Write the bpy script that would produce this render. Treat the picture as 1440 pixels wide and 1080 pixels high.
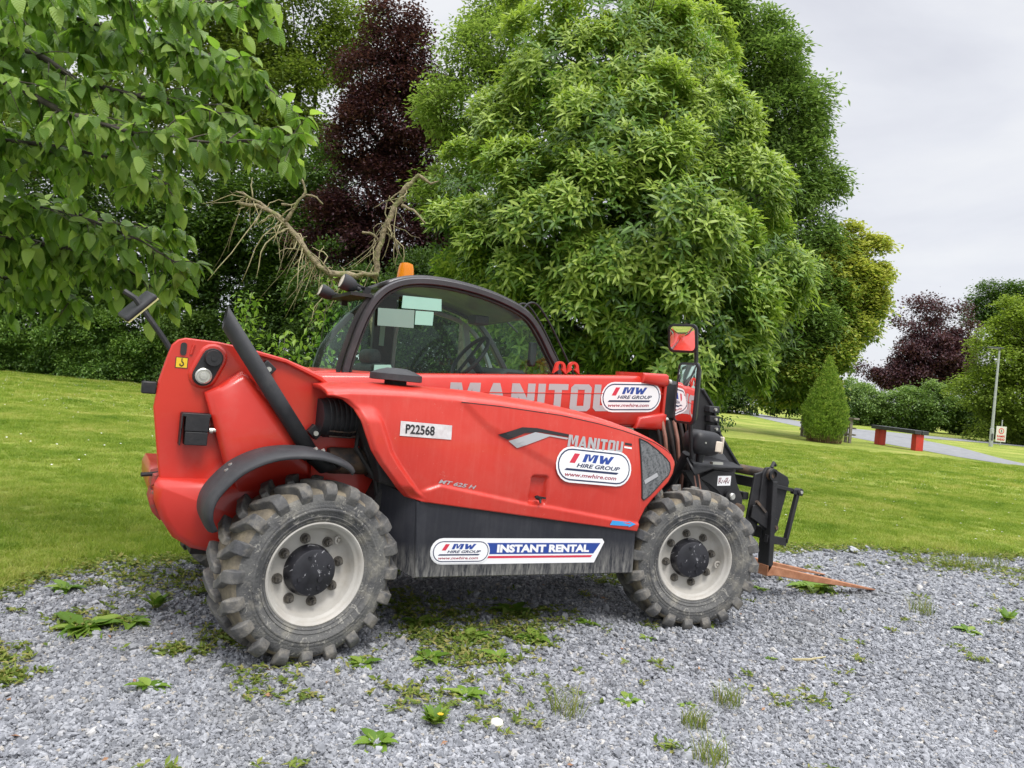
import bpy, bmesh, math, random
import numpy as np
from mathutils import Vector, Matrix
from math import pi, sin, cos, radians, sqrt

for o in list(bpy.data.objects):
    bpy.data.objects.remove(o)
scene = bpy.context.scene
COL = scene.collection
random.seed(5)

# ------------------------------------------------------------------ camera
YAW, PITCH, ROLL = 0.505412, 0.004856, 0.094725
CAM = Vector((-0.954863, -4.277429, 1.317265))
FH = Vector((sin(YAW), cos(YAW), 0)); RH = Vector((cos(YAW), -sin(YAW), 0))
f_ = Vector((sin(YAW)*cos(PITCH), cos(YAW)*cos(PITCH), sin(PITCH)))
r_ = RH.copy(); u_ = r_.cross(f_)
r2 = cos(ROLL)*r_ + sin(ROLL)*u_; u2 = -sin(ROLL)*r_ + cos(ROLL)*u_
cd = bpy.data.cameras.new('camera'); cam = bpy.data.objects.new('camera', cd); COL.objects.link(cam)
cam.matrix_world = Matrix(((r2.x, u2.x, -f_.x, CAM.x), (r2.y, u2.y, -f_.y, CAM.y), (r2.z, u2.z, -f_.z, CAM.z), (0, 0, 0, 1)))
cd.sensor_width = 36; cd.lens = 1082.89/1440*36; cd.clip_start = .05; cd.clip_end = 2000
scene.camera = cam

# ------------------------------------------------------------------ light
SUN_EL, SUN_AZ = radians(58), None
sdir = (RH*0.35 - FH*0.75).normalized()*cos(SUN_EL) + Vector((0, 0, sin(SUN_EL)))
sl = bpy.data.lights.new('sun', 'SUN'); sl.energy = 1.5; sl.angle = radians(20); sl.color = (1, .965, .92)
so = bpy.data.objects.new('sun', sl); COL.objects.link(so)
so.rotation_euler = sdir.to_track_quat('Z', 'Y').to_euler(); so.location = (0, -4, 12)
w = bpy.data.worlds.new('World'); scene.world = w; w.use_nodes = True
nt = w.node_tree; nt.nodes.clear()
def N(nt, t, **k):
    n = nt.nodes.new(t)
    for a, b in k.items():
        if a.startswith('i_'):
            n.inputs[a[2:].replace('_', ' ')].default_value = b
        else: setattr(n, a, b)
    return n
def ramp(nt, stops, fac=None, interp='LINEAR'):
    n = nt.nodes.new('ShaderNodeValToRGB'); cr = n.color_ramp; cr.interpolation = interp
    while len(cr.elements) > 1: cr.elements.remove(cr.elements[-1])
    cr.elements[0].position = stops[0][0]; cr.elements[0].color = (*stops[0][1], 1)
    for p, c in stops[1:]:
        e = cr.elements.new(p); e.color = (*c, 1)
    if fac is not None: nt.links.new(fac, n.inputs['Fac'])
    return n
out = N(nt, 'ShaderNodeOutputWorld'); bg = N(nt, 'ShaderNodeBackground', i_Strength=.1)
sky = N(nt, 'ShaderNodeTexSky', sky_type='NISHITA', sun_disc=False)
sky.sun_elevation = SUN_EL; sky.sun_rotation = math.atan2(sdir.x, sdir.y)
tc = N(nt, 'ShaderNodeTexCoord'); mp = N(nt, 'ShaderNodeMapping'); mp.inputs['Scale'].default_value = (1, 1, 2.6)
nt.links.new(tc.outputs['Generated'], mp.inputs['Vector'])
no = N(nt, 'ShaderNodeTexNoise', i_Scale=2.2, i_Detail=6.0, i_Roughness=.52, i_Distortion=.5)
nt.links.new(mp.outputs[0], no.inputs['Vector'])
cl = ramp(nt, [(.28, (4.5, 4.6, 5.05)), (.45, (5.3, 5.4, 5.75)), (.56, (5.8, 5.87, 6.05)), (.72, (6.4, 6.4, 6.45))], no.outputs['Fac'])
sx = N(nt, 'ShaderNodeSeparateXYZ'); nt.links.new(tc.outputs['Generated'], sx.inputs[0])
zr = N(nt, 'ShaderNodeMapRange', i_From_Min=.46); zr.inputs['To Min'].default_value = 1.0; zr.inputs['To Max'].default_value = 3.8  # clouds above the frame brightened to add light; sky in view stays even
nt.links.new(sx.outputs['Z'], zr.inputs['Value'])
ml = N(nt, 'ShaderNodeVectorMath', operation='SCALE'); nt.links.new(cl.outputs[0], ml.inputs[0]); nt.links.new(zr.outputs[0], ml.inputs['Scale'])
mx = N(nt, 'ShaderNodeMix', data_type='RGBA'); mx.inputs['Factor'].default_value = .93
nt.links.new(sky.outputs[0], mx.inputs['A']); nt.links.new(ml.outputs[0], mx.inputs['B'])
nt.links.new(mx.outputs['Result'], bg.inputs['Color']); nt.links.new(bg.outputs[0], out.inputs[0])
vs = scene.view_settings; vs.view_transform = 'Standard'; vs.look = 'None'; vs.exposure = 0.66; vs.gamma = 1; vs.use_curve_mapping = False

# ------------------------------------------------------------------ helpers
def G(lat, dep, z=0.0):          # plan position: metres right and ahead of the standing spot
    p = Vector((CAM.x, CAM.y, 0)) + RH*lat + FH*dep; p.z = z; return p
def GV(a):                        # (n,3) lat,dep,z -> world
    a = np.asarray(a, float); return np.array([CAM.x, CAM.y, 0])[None] + a[:, :1]*np.array(RH)[None] + a[:, 1:2]*np.array(FH)[None] + np.stack([a[:, 0]*0, a[:, 0]*0, a[:, 2]], 1)
def terr(dep): return max(0.0, .02*(min(dep, 150)-38))
def tag(o, label=None, cat=None, group=None, kind=None):
    for k, v in (('label', label), ('category', cat), ('group', group), ('kind', kind)):
        if v: o[k] = v
    return o
def empty(name, loc, label, cat, group=None):
    o = bpy.data.objects.new(name, None); o.location = loc; o.empty_display_size = .1; COL.objects.link(o)
    return tag(o, label, cat, group)
def link(name, me, parent=None, loc=None):
    o = bpy.data.objects.new(name, me); COL.objects.link(o)
    if parent is not None: o.parent = parent
    if loc is not None: o.location = loc
    return o
def woff(parent):
    v = Vector((0, 0, 0))
    while parent is not None: v += parent.location; parent = parent.parent
    return v
def npmesh(name, V, F, mats, smooth=False, attrs=None, mi=None):
    """V (n,3), F (m,k) uniform faces"""
    me = bpy.data.meshes.new(name); V = np.asarray(V, np.float32); F = np.asarray(F, np.int32); m, k = F.shape
    me.vertices.add(len(V)); me.vertices.foreach_set('co', V.ravel())
    me.loops.add(m*k); me.loops.foreach_set('vertex_index', F.ravel())
    me.polygons.add(m); me.polygons.foreach_set('loop_start', np.arange(m, dtype=np.int32)*k)
    me.polygons.foreach_set('use_smooth', np.full(m, smooth))
    if mi is not None: me.polygons.foreach_set('material_index', np.asarray(mi, np.int32))
    for mt in mats: me.materials.append(mt)
    for nm, (dom, ty, arr) in (attrs or {}).items():
        a = me.attributes.new(nm, ty, dom)
        a.data.foreach_set('vector' if ty == 'FLOAT_VECTOR' else 'value', np.asarray(arr, np.float32).ravel())
    me.update(calc_edges=True); me.validate(); return me

_text_cache = {}
def text2d(s, bold=0.0, shear=0.0, spacing=1.0):
    """filled glyph outlines of the built-in font, unit cap height-ish, origin left baseline"""
    key = (s, bold, shear, spacing)
    if key in _text_cache: return _text_cache[key]
    c = bpy.data.curves.new('t', 'FONT'); c.body = s; c.size = 1; c.offset = bold; c.shear = shear; c.space_character = spacing; c.resolution_u = 3
    o = bpy.data.objects.new('t', c); COL.objects.link(o)
    dg = bpy.context.evaluated_depsgraph_get(); dg.update()
    me = o.evaluated_get(dg).to_mesh()
    V = [(v.co.x, v.co.y) for v in me.vertices]; F = [tuple(p.vertices) for p in me.polygons]
    o.evaluated_get(dg).to_mesh_clear(); bpy.data.objects.remove(o); bpy.data.curves.remove(c)
    x0 = min(v[0] for v in V); x1 = max(v[0] for v in V); y0 = min(v[1] for v in V); y1 = max(v[1] for v in V)
    r = ([((a-x0)/(x1-x0), (b-y0)/(y1-y0)) for a, b in V], F); _text_cache[key] = r; return r

class MB:
    def __init__(s): s.v = []; s.f = []; s.m = []; s.s = []
    def add(s, V, F, m=0, smooth=True):
        b = len(s.v); s.v += [Vector(v) for v in V]; s.f += [tuple(b+i for i in f) for f in F]; s.m += [m]*len(F); s.s += [smooth]*len(F); return s
    def box(s, c, d, rot=None, m=0):
        V = [Vector((x*d[0]/2, y*d[1]/2, z*d[2]/2)) for x in (-1, 1) for y in (-1, 1) for z in (-1, 1)]
        if rot is not None: V = [rot @ v for v in V]
        c = Vector(c); F = [(0, 1, 3, 2), (4, 6, 7, 5), (0, 4, 5, 1), (2, 3, 7, 6), (0, 2, 6, 4), (1, 5, 7, 3)]
        return s.add([v+c for v in V], F, m)
    def tube(s, P, R, n=10, m=0, cap=True, flat=1.0):
        P = [Vector(p) for p in P]; R = R if isinstance(R, (list, tuple)) else [R]*len(P)
        T = [(P[min(i+1, len(P)-1)]-P[max(i-1, 0)]).normalized() for i in range(len(P))]
        a = T[0].orthogonal().normalized(); V = []
        if abs(T[0].z) < .9: a = (Vector((0, 0, 1))-T[0]*T[0].z).normalized()
        for i, p in enumerate(P):
            a = (a-T[i]*a.dot(T[i])).normalized(); b = T[i].cross(a)
            V += [p+(a*cos(2*pi*k/n)+b*sin(2*pi*k/n)*flat)*R[i] for k in range(n)]
        F = [(i*n+k, i*n+(k+1) % n, (i+1)*n+(k+1) % n, (i+1)*n+k) for i in range(len(P)-1) for k in range(n)]
        if cap: F += [tuple(range(n))[::-1], tuple((len(P)-1)*n+k for k in range(n))]
        return s.add(V, F, m)
    def cyl(s, p0, p1, r0, r1=None, n=20, m=0): return s.tube([p0, p1], [r0, r0 if r1 is None else r1], n, m)
    def prism(s, poly, y0, y1, m=0, c=0.0):
        """polygon in x,z extruded along y from y0 (near) to y1, near and far edges chamfered by c"""
        n = len(poly); P = [Vector((a, b)) for a, b in poly]
        area = sum(P[i].x*P[(i+1) % n].y-P[(i+1) % n].x*P[i].y for i in range(n))
        if area < 0: P = P[::-1]
        def inset(d):
            o = []
            for i in range(n):
                e0 = (P[i]-P[i-1]).normalized(); e1 = (P[(i+1) % n]-P[i]).normalized()
                n0 = Vector((-e0.y, e0.x)); n1 = Vector((-e1.y, e1.x)); b = (n0+n1)
                b = b/max(.35, b.dot(n0)) if b.length > 1e-6 else n0
                o.append(P[i]+b*d)
            return o
        sg = 1 if y1 > y0 else -1
        rings = [(inset(c), y0), (P, y0+sg*c), (P, y1-sg*c), (inset(c), y1)] if c else [(P, y0), (P, y1)]
        V = [(q.x, y, q.y) for r, y in rings for q in r]
        F = [(k*n+i, k*n+(i+1) % n, (k+1)*n+(i+1) % n, (k+1)*n+i) for k in range(len(rings)-1) for i in range(n)]
        F += [tuple(range(n))[::-1], tuple((len(rings)-1)*n+i for i in range(n))]
        if sg < 0: F = [f[::-1] for f in F]
        return s.add(V, F, m)
    def lathe(s, prof, c, n=40, m=0, rot=None):
        """profile of (radius, y) round the y axis"""
        V = []
        for r, y in prof:
            V += [Vector((r*cos(2*pi*k/n), y, r*sin(2*pi*k/n))) for k in range(n)]
        if rot is not None: V = [rot @ v for v in V]
        V = [v+Vector(c) for v in V]
        F = [(i*n+k, i*n+(k+1) % n, (i+1)*n+(k+1) % n, (i+1)*n+k) for i in range(len(prof)-1) for k in range(n)]
        return s.add(V, F, m)
    def flat(s, poly, proj, m=0):
        s.add([proj(a, b) for a, b in poly], [tuple(range(len(poly)))], m, False); return s
    def text(s, st, box, proj, m=0, bold=.0, shear=0., spacing=1.):
        V, F = text2d(st, bold, shear, spacing); x0, y0, x1, y1 = box
        return s.add([proj(x0+a*(x1-x0), y0+b*(y1-y0)) for a, b in V], F, m, False)
    def build(s, name, mats, parent=None, bevel=0.0, angle=35, at=None, local=False):
        off = Vector() if local else woff(parent) if at is None else Vector(at)
        me = bpy.data.meshes.new(name); me.from_pydata([v-off for v in s.v], [], s.f)
        for mt in (mats if isinstance(mats, (list, tuple)) else [mats]): me.materials.append(mt)
        me.polygons.foreach_set('material_index', s.m); me.polygons.foreach_set('use_smooth', s.s)
        me.update(); me.validate()
        if angle < 180: me.set_sharp_from_angle(angle=radians(angle))
        o = link(name, me, parent, None if at is None else Vector(at)-(woff(parent) if parent else Vector()))
        if bevel:
            b = o.modifiers.new('bevel', 'BEVEL'); b.width = bevel; b.segments = 2; b.limit_method = 'ANGLE'; b.angle_limit = radians(40)
        return o

def pill(cx, cy, w, h, n=10, cut=0):
    r = h/2; o = []
    for k in range(n+1): t = -pi/2+pi*k/n; o.append((cx+w/2-r+r*cos(t), cy+r*sin(t)))
    for k in range(n+1): t = pi/2+pi*k/n; o.append((cx-w/2+r+r*cos(t), cy+r*sin(t)))
    return o
def rrect(cx, cy, w, h, r, n=4):
    o = []
    for (sx, sy, a0) in ((1, -1, -pi/2), (1, 1, 0), (-1, 1, pi/2), (-1, -1, pi)):
        for k in range(n+1):
            t = a0+pi/2*k/n; o.append((cx+sx*(w/2-r)+r*cos(t), cy+sy*(h/2-r)+r*sin(t)))
    return o


# ------------------------------------------------------------------ survey (right, ahead, height[, radius]) in metres
TREES = {
 'chestnut': [(1.1, 14.5, 8.23, 1.47), (0.5, 14, 7.03, 1.29), (1.79, 14, 7.15, 1.42), (2.55, 15, 8.33, 0.97), (2.54, 14, 6.18, 1.42), (-0.03, 14.5, 5.97, 1.41), (1.31, 13, 5.37, 1.56), (-0.69, 14, 4.57, 1.1), (0.57, 12.8, 4.17, 1.54), (1.84, 12.5, 3.99, 1.62), (3.29, 14, 5.08, 1.29), (-0.99, 13.5, 3.92, 0.81), (-0.2, 13.2, 3.45, 1.1), (1.16, 12.8, 2.92, 1.42), (2.52, 12.5, 2.89, 1.39), (3.79, 13.5, 3.75, 1.06), (4.27, 14, 2.96, 0.9), (3.29, 13, 2.3, 0.9), (2.19, 13.5, 2.09, 1.12), (0.4, 14, 2.59, 1.16), (3.19, 15, 7.41, 0.83)],
 'chest_out': [(3.44, 13, 1.95, 0.54), (3.95, 13.5, 2.5, 0.4)],
 'tallash': [(4.27, 20, 11.3, 1.39), (5.48, 20, 10.3, 1.39), (3.5, 20, 11.6, 1.29), (6.33, 20, 9.08, 1.39), (6.49, 20, 7.42, 1.48), (5.14, 21, 8.93, 1.55), (7.0, 20, 5.98, 1.39), (6.36, 20, 4.8, 1.66), (7.24, 20, 7.3, 0.92), (7.0, 20, 3.94, 1.29), (7.72, 20, 4.19, 0.83), (6.74, 20, 2.8, 1.29)],
 'yellow': [(9.87, 25, 6.32, 1.04), (10.51, 25, 6.85, 0.65), (11.18, 25, 7.14, 0.32), (10.72, 25, 5.82, 0.97), (11.39, 25, 6.12, 0.37), (11.48, 25, 5.2, 0.46), (10.13, 25, 4.72, 1.27), (10.98, 25, 4.34, 0.83), (9.59, 25, 3.05, 1.39), (10.6, 25, 3.37, 0.74), (9.19, 25, 2.31, 0.92), (11.55, 25, 7.0, .3), (11.75, 25, 6.35, .28), (11.75, 25, 4.75, .35), (11.9, 25, 5.5, .25)],
 'green_left': [(-1.46, 21, 10.65, 1.07), (-2.18, 21, 10.0, 0.97), (-2.65, 21, 8.78, 0.78), (-1.68, 21, 8.87, 1.16), (-1.75, 21, 7.5, 1.16), (-2.24, 21, 6.47, 0.87), (-0.96, 22, 11.56, 1.22), (-0.4, 22, 9.97, 1.02)],
 'copper': [(-5.3, 28, 13.44, 1.42), (-5.95, 28, 12.08, 1.55), (-4.41, 28, 12.22, 1.29), (-5.29, 28, 10.58, 1.94), (-6.25, 28, 9.7, 1.55), (-4.16, 28, 9.64, 1.42), (-5.56, 28, 7.95, 1.94), (-3.7, 28, 7.6, 1.42), (-6.49, 28, 6.82, 1.42), (-4.61, 28, 6.21, 2.07), (-6.86, 28, 5.22, 1.55), (-3.25, 28, 5.56, 1.55)],
 'lefttall': [(-12.93, 38, 18.64, 3.16), (-15.25, 38, 17.01, 2.81), (-10.98, 38, 16.71, 2.11), (-13.26, 38, 14.72, 2.81), (-15.99, 38, 13.75, 2.81), (-11.31, 38, 12.78, 2.11), (-14.36, 38, 11.43, 2.81), (-19.8, 38, 16.57, 4.21), (-24.56, 38, 14.7, 4.91), (-10.48, 38, 18.88, 2.11)],
 'leftdark': [(-13.85, 34, 7.74, 2.51), (-11.6, 34, 7.32, 2.51), (-9.79, 34, 8.13, 1.88), (-15.55, 34, 5.69, 2.51), (-12.61, 34, 4.7, 2.2), (-10.11, 34, 4.94, 2.2), (-18.54, 34, 7.3, 3.14), (-22.05, 34, 7.6, 3.77), (-9.34, 34, 10.07, 1.41)],
 'hedge_left': [(-21.47, 33, 1.89, 1.68), (-19.37, 33, 2.39, 1.52), (-17.5, 33, 1.96, 1.37), (-20.14, 33, 0.79, 1.37), (-15.62, 33, 1.52, 1.22), (-13.83, 33, 2.0, 1.37), (-11.7, 33, 2.2, 1.37), (-9.91, 33, 2.68, 1.52), (-8.12, 33, 3.16, 1.52), (-18.01, 33, 0.99, 1.07), (-21.96, 33, 0.62, 1.22), (-23.86, 33, 1.35, 1.83)],
 'darkmid': [(-6.01, 26, 3.77, 1.68), (-4.08, 26, 3.71, 1.92), (-2.19, 26, 4.13, 1.92), (-0.66, 26, 3.31, 1.92), (1.34, 26, 2.54, 1.92)],
 'hedgemid': [(23.68, 80, 2.47, 2.22), (27.35, 80, 2.82, 2.07), (30.3, 80, 3.1, 2.22), (19.26, 80, 2.05, 2.96)],
 'bush_r1': [(37.12, 82, 3.34, 2.12), (36.1, 82, 2.1, 1.51), (38.7, 82, 2.73, 1.67)],
 'bush_r2': [(42.87, 80, 3.55, 2.66), (41.07, 80, 3.01, 2.22), (45.11, 80, 3.39, 2.36), (46.69, 80, 2.43, 1.85), (42.27, 80, 2.01, 1.48)],
 'fill_r': [(47.96, 78, 3.36, 2.52), (50.61, 78, 2.16, 2.16)],
 'copper_r': [(53.91, 100, 10.64, 3.51), (51.28, 100, 9.0, 2.77), (57.05, 100, 11.86, 2.59), (56.84, 100, 9.06, 2.59), (48.65, 100, 7.35, 1.66), (52.41, 100, 6.78, 2.31)],
 'copper_top': [(52.68, 102, 15.34, 2.45), (55.41, 102, 16.55, 2.45), (57.46, 102, 14.85, 2.07), (53.84, 102, 13.08, 2.35), (46.3, 102, 7.63, 1.22)],
 'green_far': [(73.92, 120, 21.18, 3.55), (77.18, 120, 22.05, 3.77), (71.31, 120, 19.26, 2.22), (80.65, 120, 20.7, 4.43)],
 'right_big': [(43.31, 66, 10.04, 3.05), (41.71, 66, 7.44, 3.05), (40.09, 66, 5.14, 2.56), (43.2, 66, 4.52, 3.35), (46.02, 66, 7.23, 4.27), (44.96, 66, 12.04, 2.44), (41.25, 66, 2.5, 1.83), (45.25, 66, 2.26, 3.05), (48.11, 66, 11.11, 4.88)],
}
LAY = {
 'road_near': [[24.25, 85.45], [24.54, 77.55], [22.68, 64.05], [22.4, 58.6], [21.87, 49.35], [21.86, 45.05], [22.14, 40.9], [22.24, 36.65], [22.18, 33.0], [20.65, 27.65]],
 'road_far': [[27.98, 94.05], [25.83, 77.1], [25.49, 72.05], [27.32, 71.6], [29.29, 66.95], [31.72, 65.55], [35.47, 65.75], [38.75, 65.1], [43.21, 64.55]],
 'kerb': [[25.05, 37.3], [26.09, 41.15], [27.59, 45.55], [29.08, 49.55], [31.46, 54.5], [34.92, 60.05], [37.82, 62.55], [39.88, 59.55]],
 'conifer': [16.21, 39.65],
 'lamp': [34.95, 55.8],
 'sign': [44.73, 70.05],
 'bench': [[20.83, 43.15], [21.55, 40.0]],
 'wood': [[18.34, 41.05], [18.44, 42.9]],
}
DEAD = {
 'base': [[-1.77, 7.15, 2.22], [-1.54, 7.15, 2.21], [-1.33, 7.15, 2.25]],
 'limb': [[-2.74, 7.2, 2.9], [-2.51, 7.2, 2.82], [-2.26, 7.2, 2.66], [-2.08, 7.2, 2.46], [-1.93, 7.2, 2.31], [-1.75, 7.2, 2.18], [-1.55, 7.2, 2.15], [-1.4, 7.2, 2.02], [-1.2, 7.2, 1.37]],
 'stem2': [[-1.38, 7.2, 2.19], [-1.36, 7.2, 2.49], [-1.3, 7.2, 2.73], [-1.21, 7.2, 2.98], [-1.14, 7.2, 3.13], [-1.05, 7.2, 3.21], [-0.94, 7.2, 3.15], [-0.86, 7.2, 3.18]],
 'side': [[-2.71, 7.2, 2.8], [-2.54, 7.2, 2.78], [-2.37, 7.2, 2.73], [-2.23, 7.2, 2.62]],
 'up': [[-2.26, 7.2, 2.66], [-2.18, 7.2, 2.82], [-2.09, 7.2, 2.95], [-2.13, 7.2, 3.06], [-2.21, 7.2, 3.18]],
 'up2': [[-2.09, 7.2, 2.93], [-1.99, 7.2, 2.92], [-1.92, 7.2, 2.86]],
 'up3': [[-2.31, 7.2, 2.82], [-2.2, 7.2, 2.83], [-2.09, 7.2, 2.93]],
 'st3': [[-1.19, 7.2, 2.92], [-1.08, 7.2, 2.89], [-0.95, 7.2, 2.77]],
 'st4': [[-1.53, 7.2, 2.64], [-1.42, 7.2, 2.62], [-1.33, 7.2, 2.53]],
}
BR = {
 'b9': [[-4.04, 4.4, 2.18], [-3.33, 4.4, 2.04], [-2.81, 4.4, 2.09], [-2.48, 4.4, 2.04], [-2.18, 4.4, 1.95], [-1.95, 4.4, 1.83]],
 'b10': [[-3.97, 4.3, 2.32], [-3.22, 4.3, 2.43], [-2.66, 4.3, 2.42], [-2.3, 4.3, 2.38], [-2.0, 4.3, 2.26]],
 'b11': [[-4.31, 4.7, 2.15], [-3.46, 4.7, 1.93], [-2.84, 4.7, 1.86], [-2.44, 4.7, 1.78], [-2.19, 4.7, 1.68]],
 'b12': [[-4.09, 4.4, 2.67], [-3.36, 4.4, 3.15], [-2.71, 4.4, 3.19], [-2.13, 4.4, 3.1], [-1.71, 4.4, 3.0], [-1.45, 4.4, 2.8]],
 'b1': [[-3.87, 4.2, 2.3], [-3.33, 4.2, 2.66], [-2.96, 4.2, 2.93], [-2.72, 4.2, 2.87], [-2.52, 4.2, 2.76], [-2.24, 4.2, 2.72], [-2.02, 4.2, 2.69], [-1.77, 4.2, 2.67], [-1.59, 4.2, 2.62]],
 'b2': [[-4.22, 4.6, 2.13], [-3.48, 4.6, 2.03], [-3.13, 4.6, 1.94], [-2.83, 4.6, 1.9], [-2.57, 4.6, 1.89], [-2.35, 4.6, 1.8], [-2.19, 4.6, 1.71]],
 'b3': [[-3.71, 4.0, 2.43], [-3.2, 4.0, 2.93], [-2.7, 4.0, 3.16], [-2.29, 4.0, 3.16], [-1.88, 4.0, 3.17], [-1.51, 4.0, 3.16]],
 'b4': [[-4.41, 4.8, 2.3], [-3.67, 4.8, 2.46], [-3.24, 4.8, 2.55], [-2.88, 4.8, 2.52], [-2.51, 4.8, 2.44], [-2.19, 4.8, 2.34]],
 'b5': [[-3.69, 4.0, 2.25], [-3.17, 4.0, 2.6], [-2.8, 4.0, 2.67], [-2.45, 4.0, 2.52], [-2.04, 4.0, 2.44], [-1.67, 4.0, 2.44], [-1.23, 4.0, 2.5]],
 'b6': [[-4.49, 4.9, 2.19], [-3.77, 4.9, 1.8], [-3.31, 4.9, 1.71], [-3.04, 4.9, 1.71], [-2.82, 4.9, 1.62]],
 'b7': [[-4.79, 5.2, 2.43], [-3.85, 5.2, 2.28], [-3.27, 5.2, 2.24], [-2.83, 5.2, 2.18], [-2.39, 5.2, 2.13]],
 'b8': [[-4.28, 4.6, 2.73], [-3.5, 4.6, 3.06], [-2.87, 4.6, 3.16], [-2.39, 4.6, 3.12], [-1.83, 4.6, 3.09]],
}
# ------------------------------------------------------------------ materials
def pmat(name, c1, c2=None, scale=6, rough=.5, rough2=None, metal=0, bump=0, bscale=60, coat=0, dirt=None, streak=None, low=None, scr=None, spec=.5, detail=6, contrast=(.35, .65)):
    m = bpy.data.materials.new(name); m.use_nodes = True; nt = m.node_tree; b = nt.nodes['Principled BSDF']
    L = nt.links.new; tc = N(nt, 'ShaderNodeTexCoord'); O = tc.outputs['Object']
    b.inputs['Roughness'].default_value = rough; b.inputs['Metallic'].default_value = metal; b.inputs['Coat Weight'].default_value = coat; b.inputs['Specular IOR Level'].default_value = spec
    no = N(nt, 'ShaderNodeTexNoise', i_Scale=scale, i_Detail=detail, i_Roughness=.6); L(O, no.inputs['Vector'])
    col = ramp(nt, [(contrast[0], c1), (contrast[1], c2 or c1)], no.outputs['Fac']).outputs[0]
    if rough2 is not None:
        mr = N(nt, 'ShaderNodeMapRange', i_From_Min=.35, i_From_Max=.65, i_To_Min=rough, i_To_Max=rough2); L(no.outputs['Fac'], mr.inputs['Value']); L(mr.outputs[0], b.inputs['Roughness'])
    def mixin(fac, c, col):
        x = N(nt, 'ShaderNodeMix', data_type='RGBA'); L(fac, x.inputs['Factor']); L(col, x.inputs['A']); x.inputs['B'].default_value = (*c, 1); return x.outputs['Result']
    if dirt:      # patchy dirt: colour, scale, lo, hi, strength
        n2 = N(nt, 'ShaderNodeTexNoise', i_Scale=dirt[1], i_Detail=8.0, i_Roughness=.7); L(O, n2.inputs['Vector'])
        mr = N(nt, 'ShaderNodeMapRange', i_From_Min=dirt[2], i_From_Max=dirt[3], i_To_Max=dirt[4]); L(n2.outputs['Fac'], mr.inputs['Value'])
        col = mixin(mr.outputs[0], dirt[0], col)
    if streak:    # vertical runs: colour, strength, scale
        mp = N(nt, 'ShaderNodeMapping'); mp.inputs['Scale'].default_value = (streak[2], streak[2], streak[2]*.04); L(O, mp.inputs['Vector'])
        n3 = N(nt, 'ShaderNodeTexNoise', i_Scale=1.0, i_Detail=5.0, i_Roughness=.7); L(mp.outputs[0], n3.inputs['Vector'])
        mr = N(nt, 'ShaderNodeMapRange', i_From_Min=.46, i_From_Max=.75, i_To_Max=streak[1]); L(n3.outputs['Fac'], mr.inputs['Value'])
        col = mixin(mr.outputs[0], streak[0], col)
    if low:       # mud splashed up from the ground: colour, z0, z1, strength
        sx = N(nt, 'ShaderNodeSeparateXYZ'); L(O, sx.inputs[0])
        mr = N(nt, 'ShaderNodeMapRange', i_From_Min=low[2], i_From_Max=low[1], i_To_Max=low[3]); L(sx.outputs['Z'], mr.inputs['Value'])
        mp = N(nt, 'ShaderNodeMapping'); mp.inputs['Scale'].default_value = (60, 60, 9); L(O, mp.inputs['Vector'])
        n3 = N(nt, 'ShaderNodeTexNoise', i_Scale=1.0, i_Detail=6.0, i_Roughness=.75); L(mp.outputs[0], n3.inputs['Vector'])
        m2 = N(nt, 'ShaderNodeMapRange', i_From_Min=.38, i_From_Max=.68); L(n3.outputs['Fac'], m2.inputs['Value'])
        mm = N(nt, 'ShaderNodeMath', operation='MULTIPLY'); L(mr.outputs[0], mm.inputs[0]); L(m2.outputs[0], mm.inputs[1])
        col = mixin(mm.outputs[0], low[0], col)
    if scr:       # fine scratches / specks
        v = N(nt, 'ShaderNodeTexNoise', i_Scale=scr[1], i_Detail=3.0, i_Roughness=.8, i_Distortion=2.0); L(O, v.inputs['Vector'])
        mr = N(nt, 'ShaderNodeMapRange', i_From_Min=scr[2], i_From_Max=scr[2]+.04, i_To_Max=scr[3]); L(v.outputs['Fac'], mr.inputs['Value'])
        col = mixin(mr.outputs[0], scr[0], col)
    L(col, b.inputs['Base Color'])
    if bump:
        n4 = N(nt, 'ShaderNodeTexNoise', i_Scale=bscale, i_Detail=4.0); L(O, n4.inputs['Vector'])
        bp = N(nt, 'ShaderNodeBump', i_Strength=bump, i_Distance=.01); L(n4.outputs['Fac'], bp.inputs['Height']); L(bp.outputs[0], b.inputs['Normal'])
    return m

def leafmat(name, dark, mid, light, trans=.35, rough=.45, instancer=False, spec=.35):
    m = bpy.data.materials.new(name); m.use_nodes = True; nt = m.node_tree; L = nt.links.new; b = nt.nodes['Principled BSDF']; o = nt.nodes['Material Output']
    if instancer: src = N(nt, 'ShaderNodeObjectInfo').outputs['Random']
    else: src = N(nt, 'ShaderNodeAttribute', attribute_name='tint').outputs['Fac']
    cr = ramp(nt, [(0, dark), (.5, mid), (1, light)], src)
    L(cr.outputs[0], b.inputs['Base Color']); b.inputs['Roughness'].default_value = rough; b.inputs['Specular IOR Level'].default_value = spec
    tr = N(nt, 'ShaderNodeBsdfTranslucent'); g = N(nt, 'ShaderNodeMix', data_type='RGBA', blend_type='MULTIPLY'); g.inputs['Factor'].default_value = 1
    g.inputs['B'].default_value = (1.3, 1.35, .85, 1); L(cr.outputs[0], g.inputs['A']); L(g.outputs['Result'], tr.inputs['Color'])
    mx = N(nt, 'ShaderNodeMixShader', i_Fac=trans); L(b.outputs[0], mx.inputs[1]); L(tr.outputs[0], mx.inputs[2]); L(mx.outputs[0], o.inputs['Surface'])
    return m
def plain(name, c, rough=.5, metal=0, coat=0, emit=None):
    m = bpy.data.materials.new(name); m.use_nodes = True; b = m.node_tree.nodes['Principled BSDF']
    b.inputs['Base Color'].default_value = (*c, 1); b.inputs['Roughness'].default_value = rough; b.inputs['Metallic'].default_value = metal; b.inputs['Coat Weight'].default_value = coat
    return m
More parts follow.
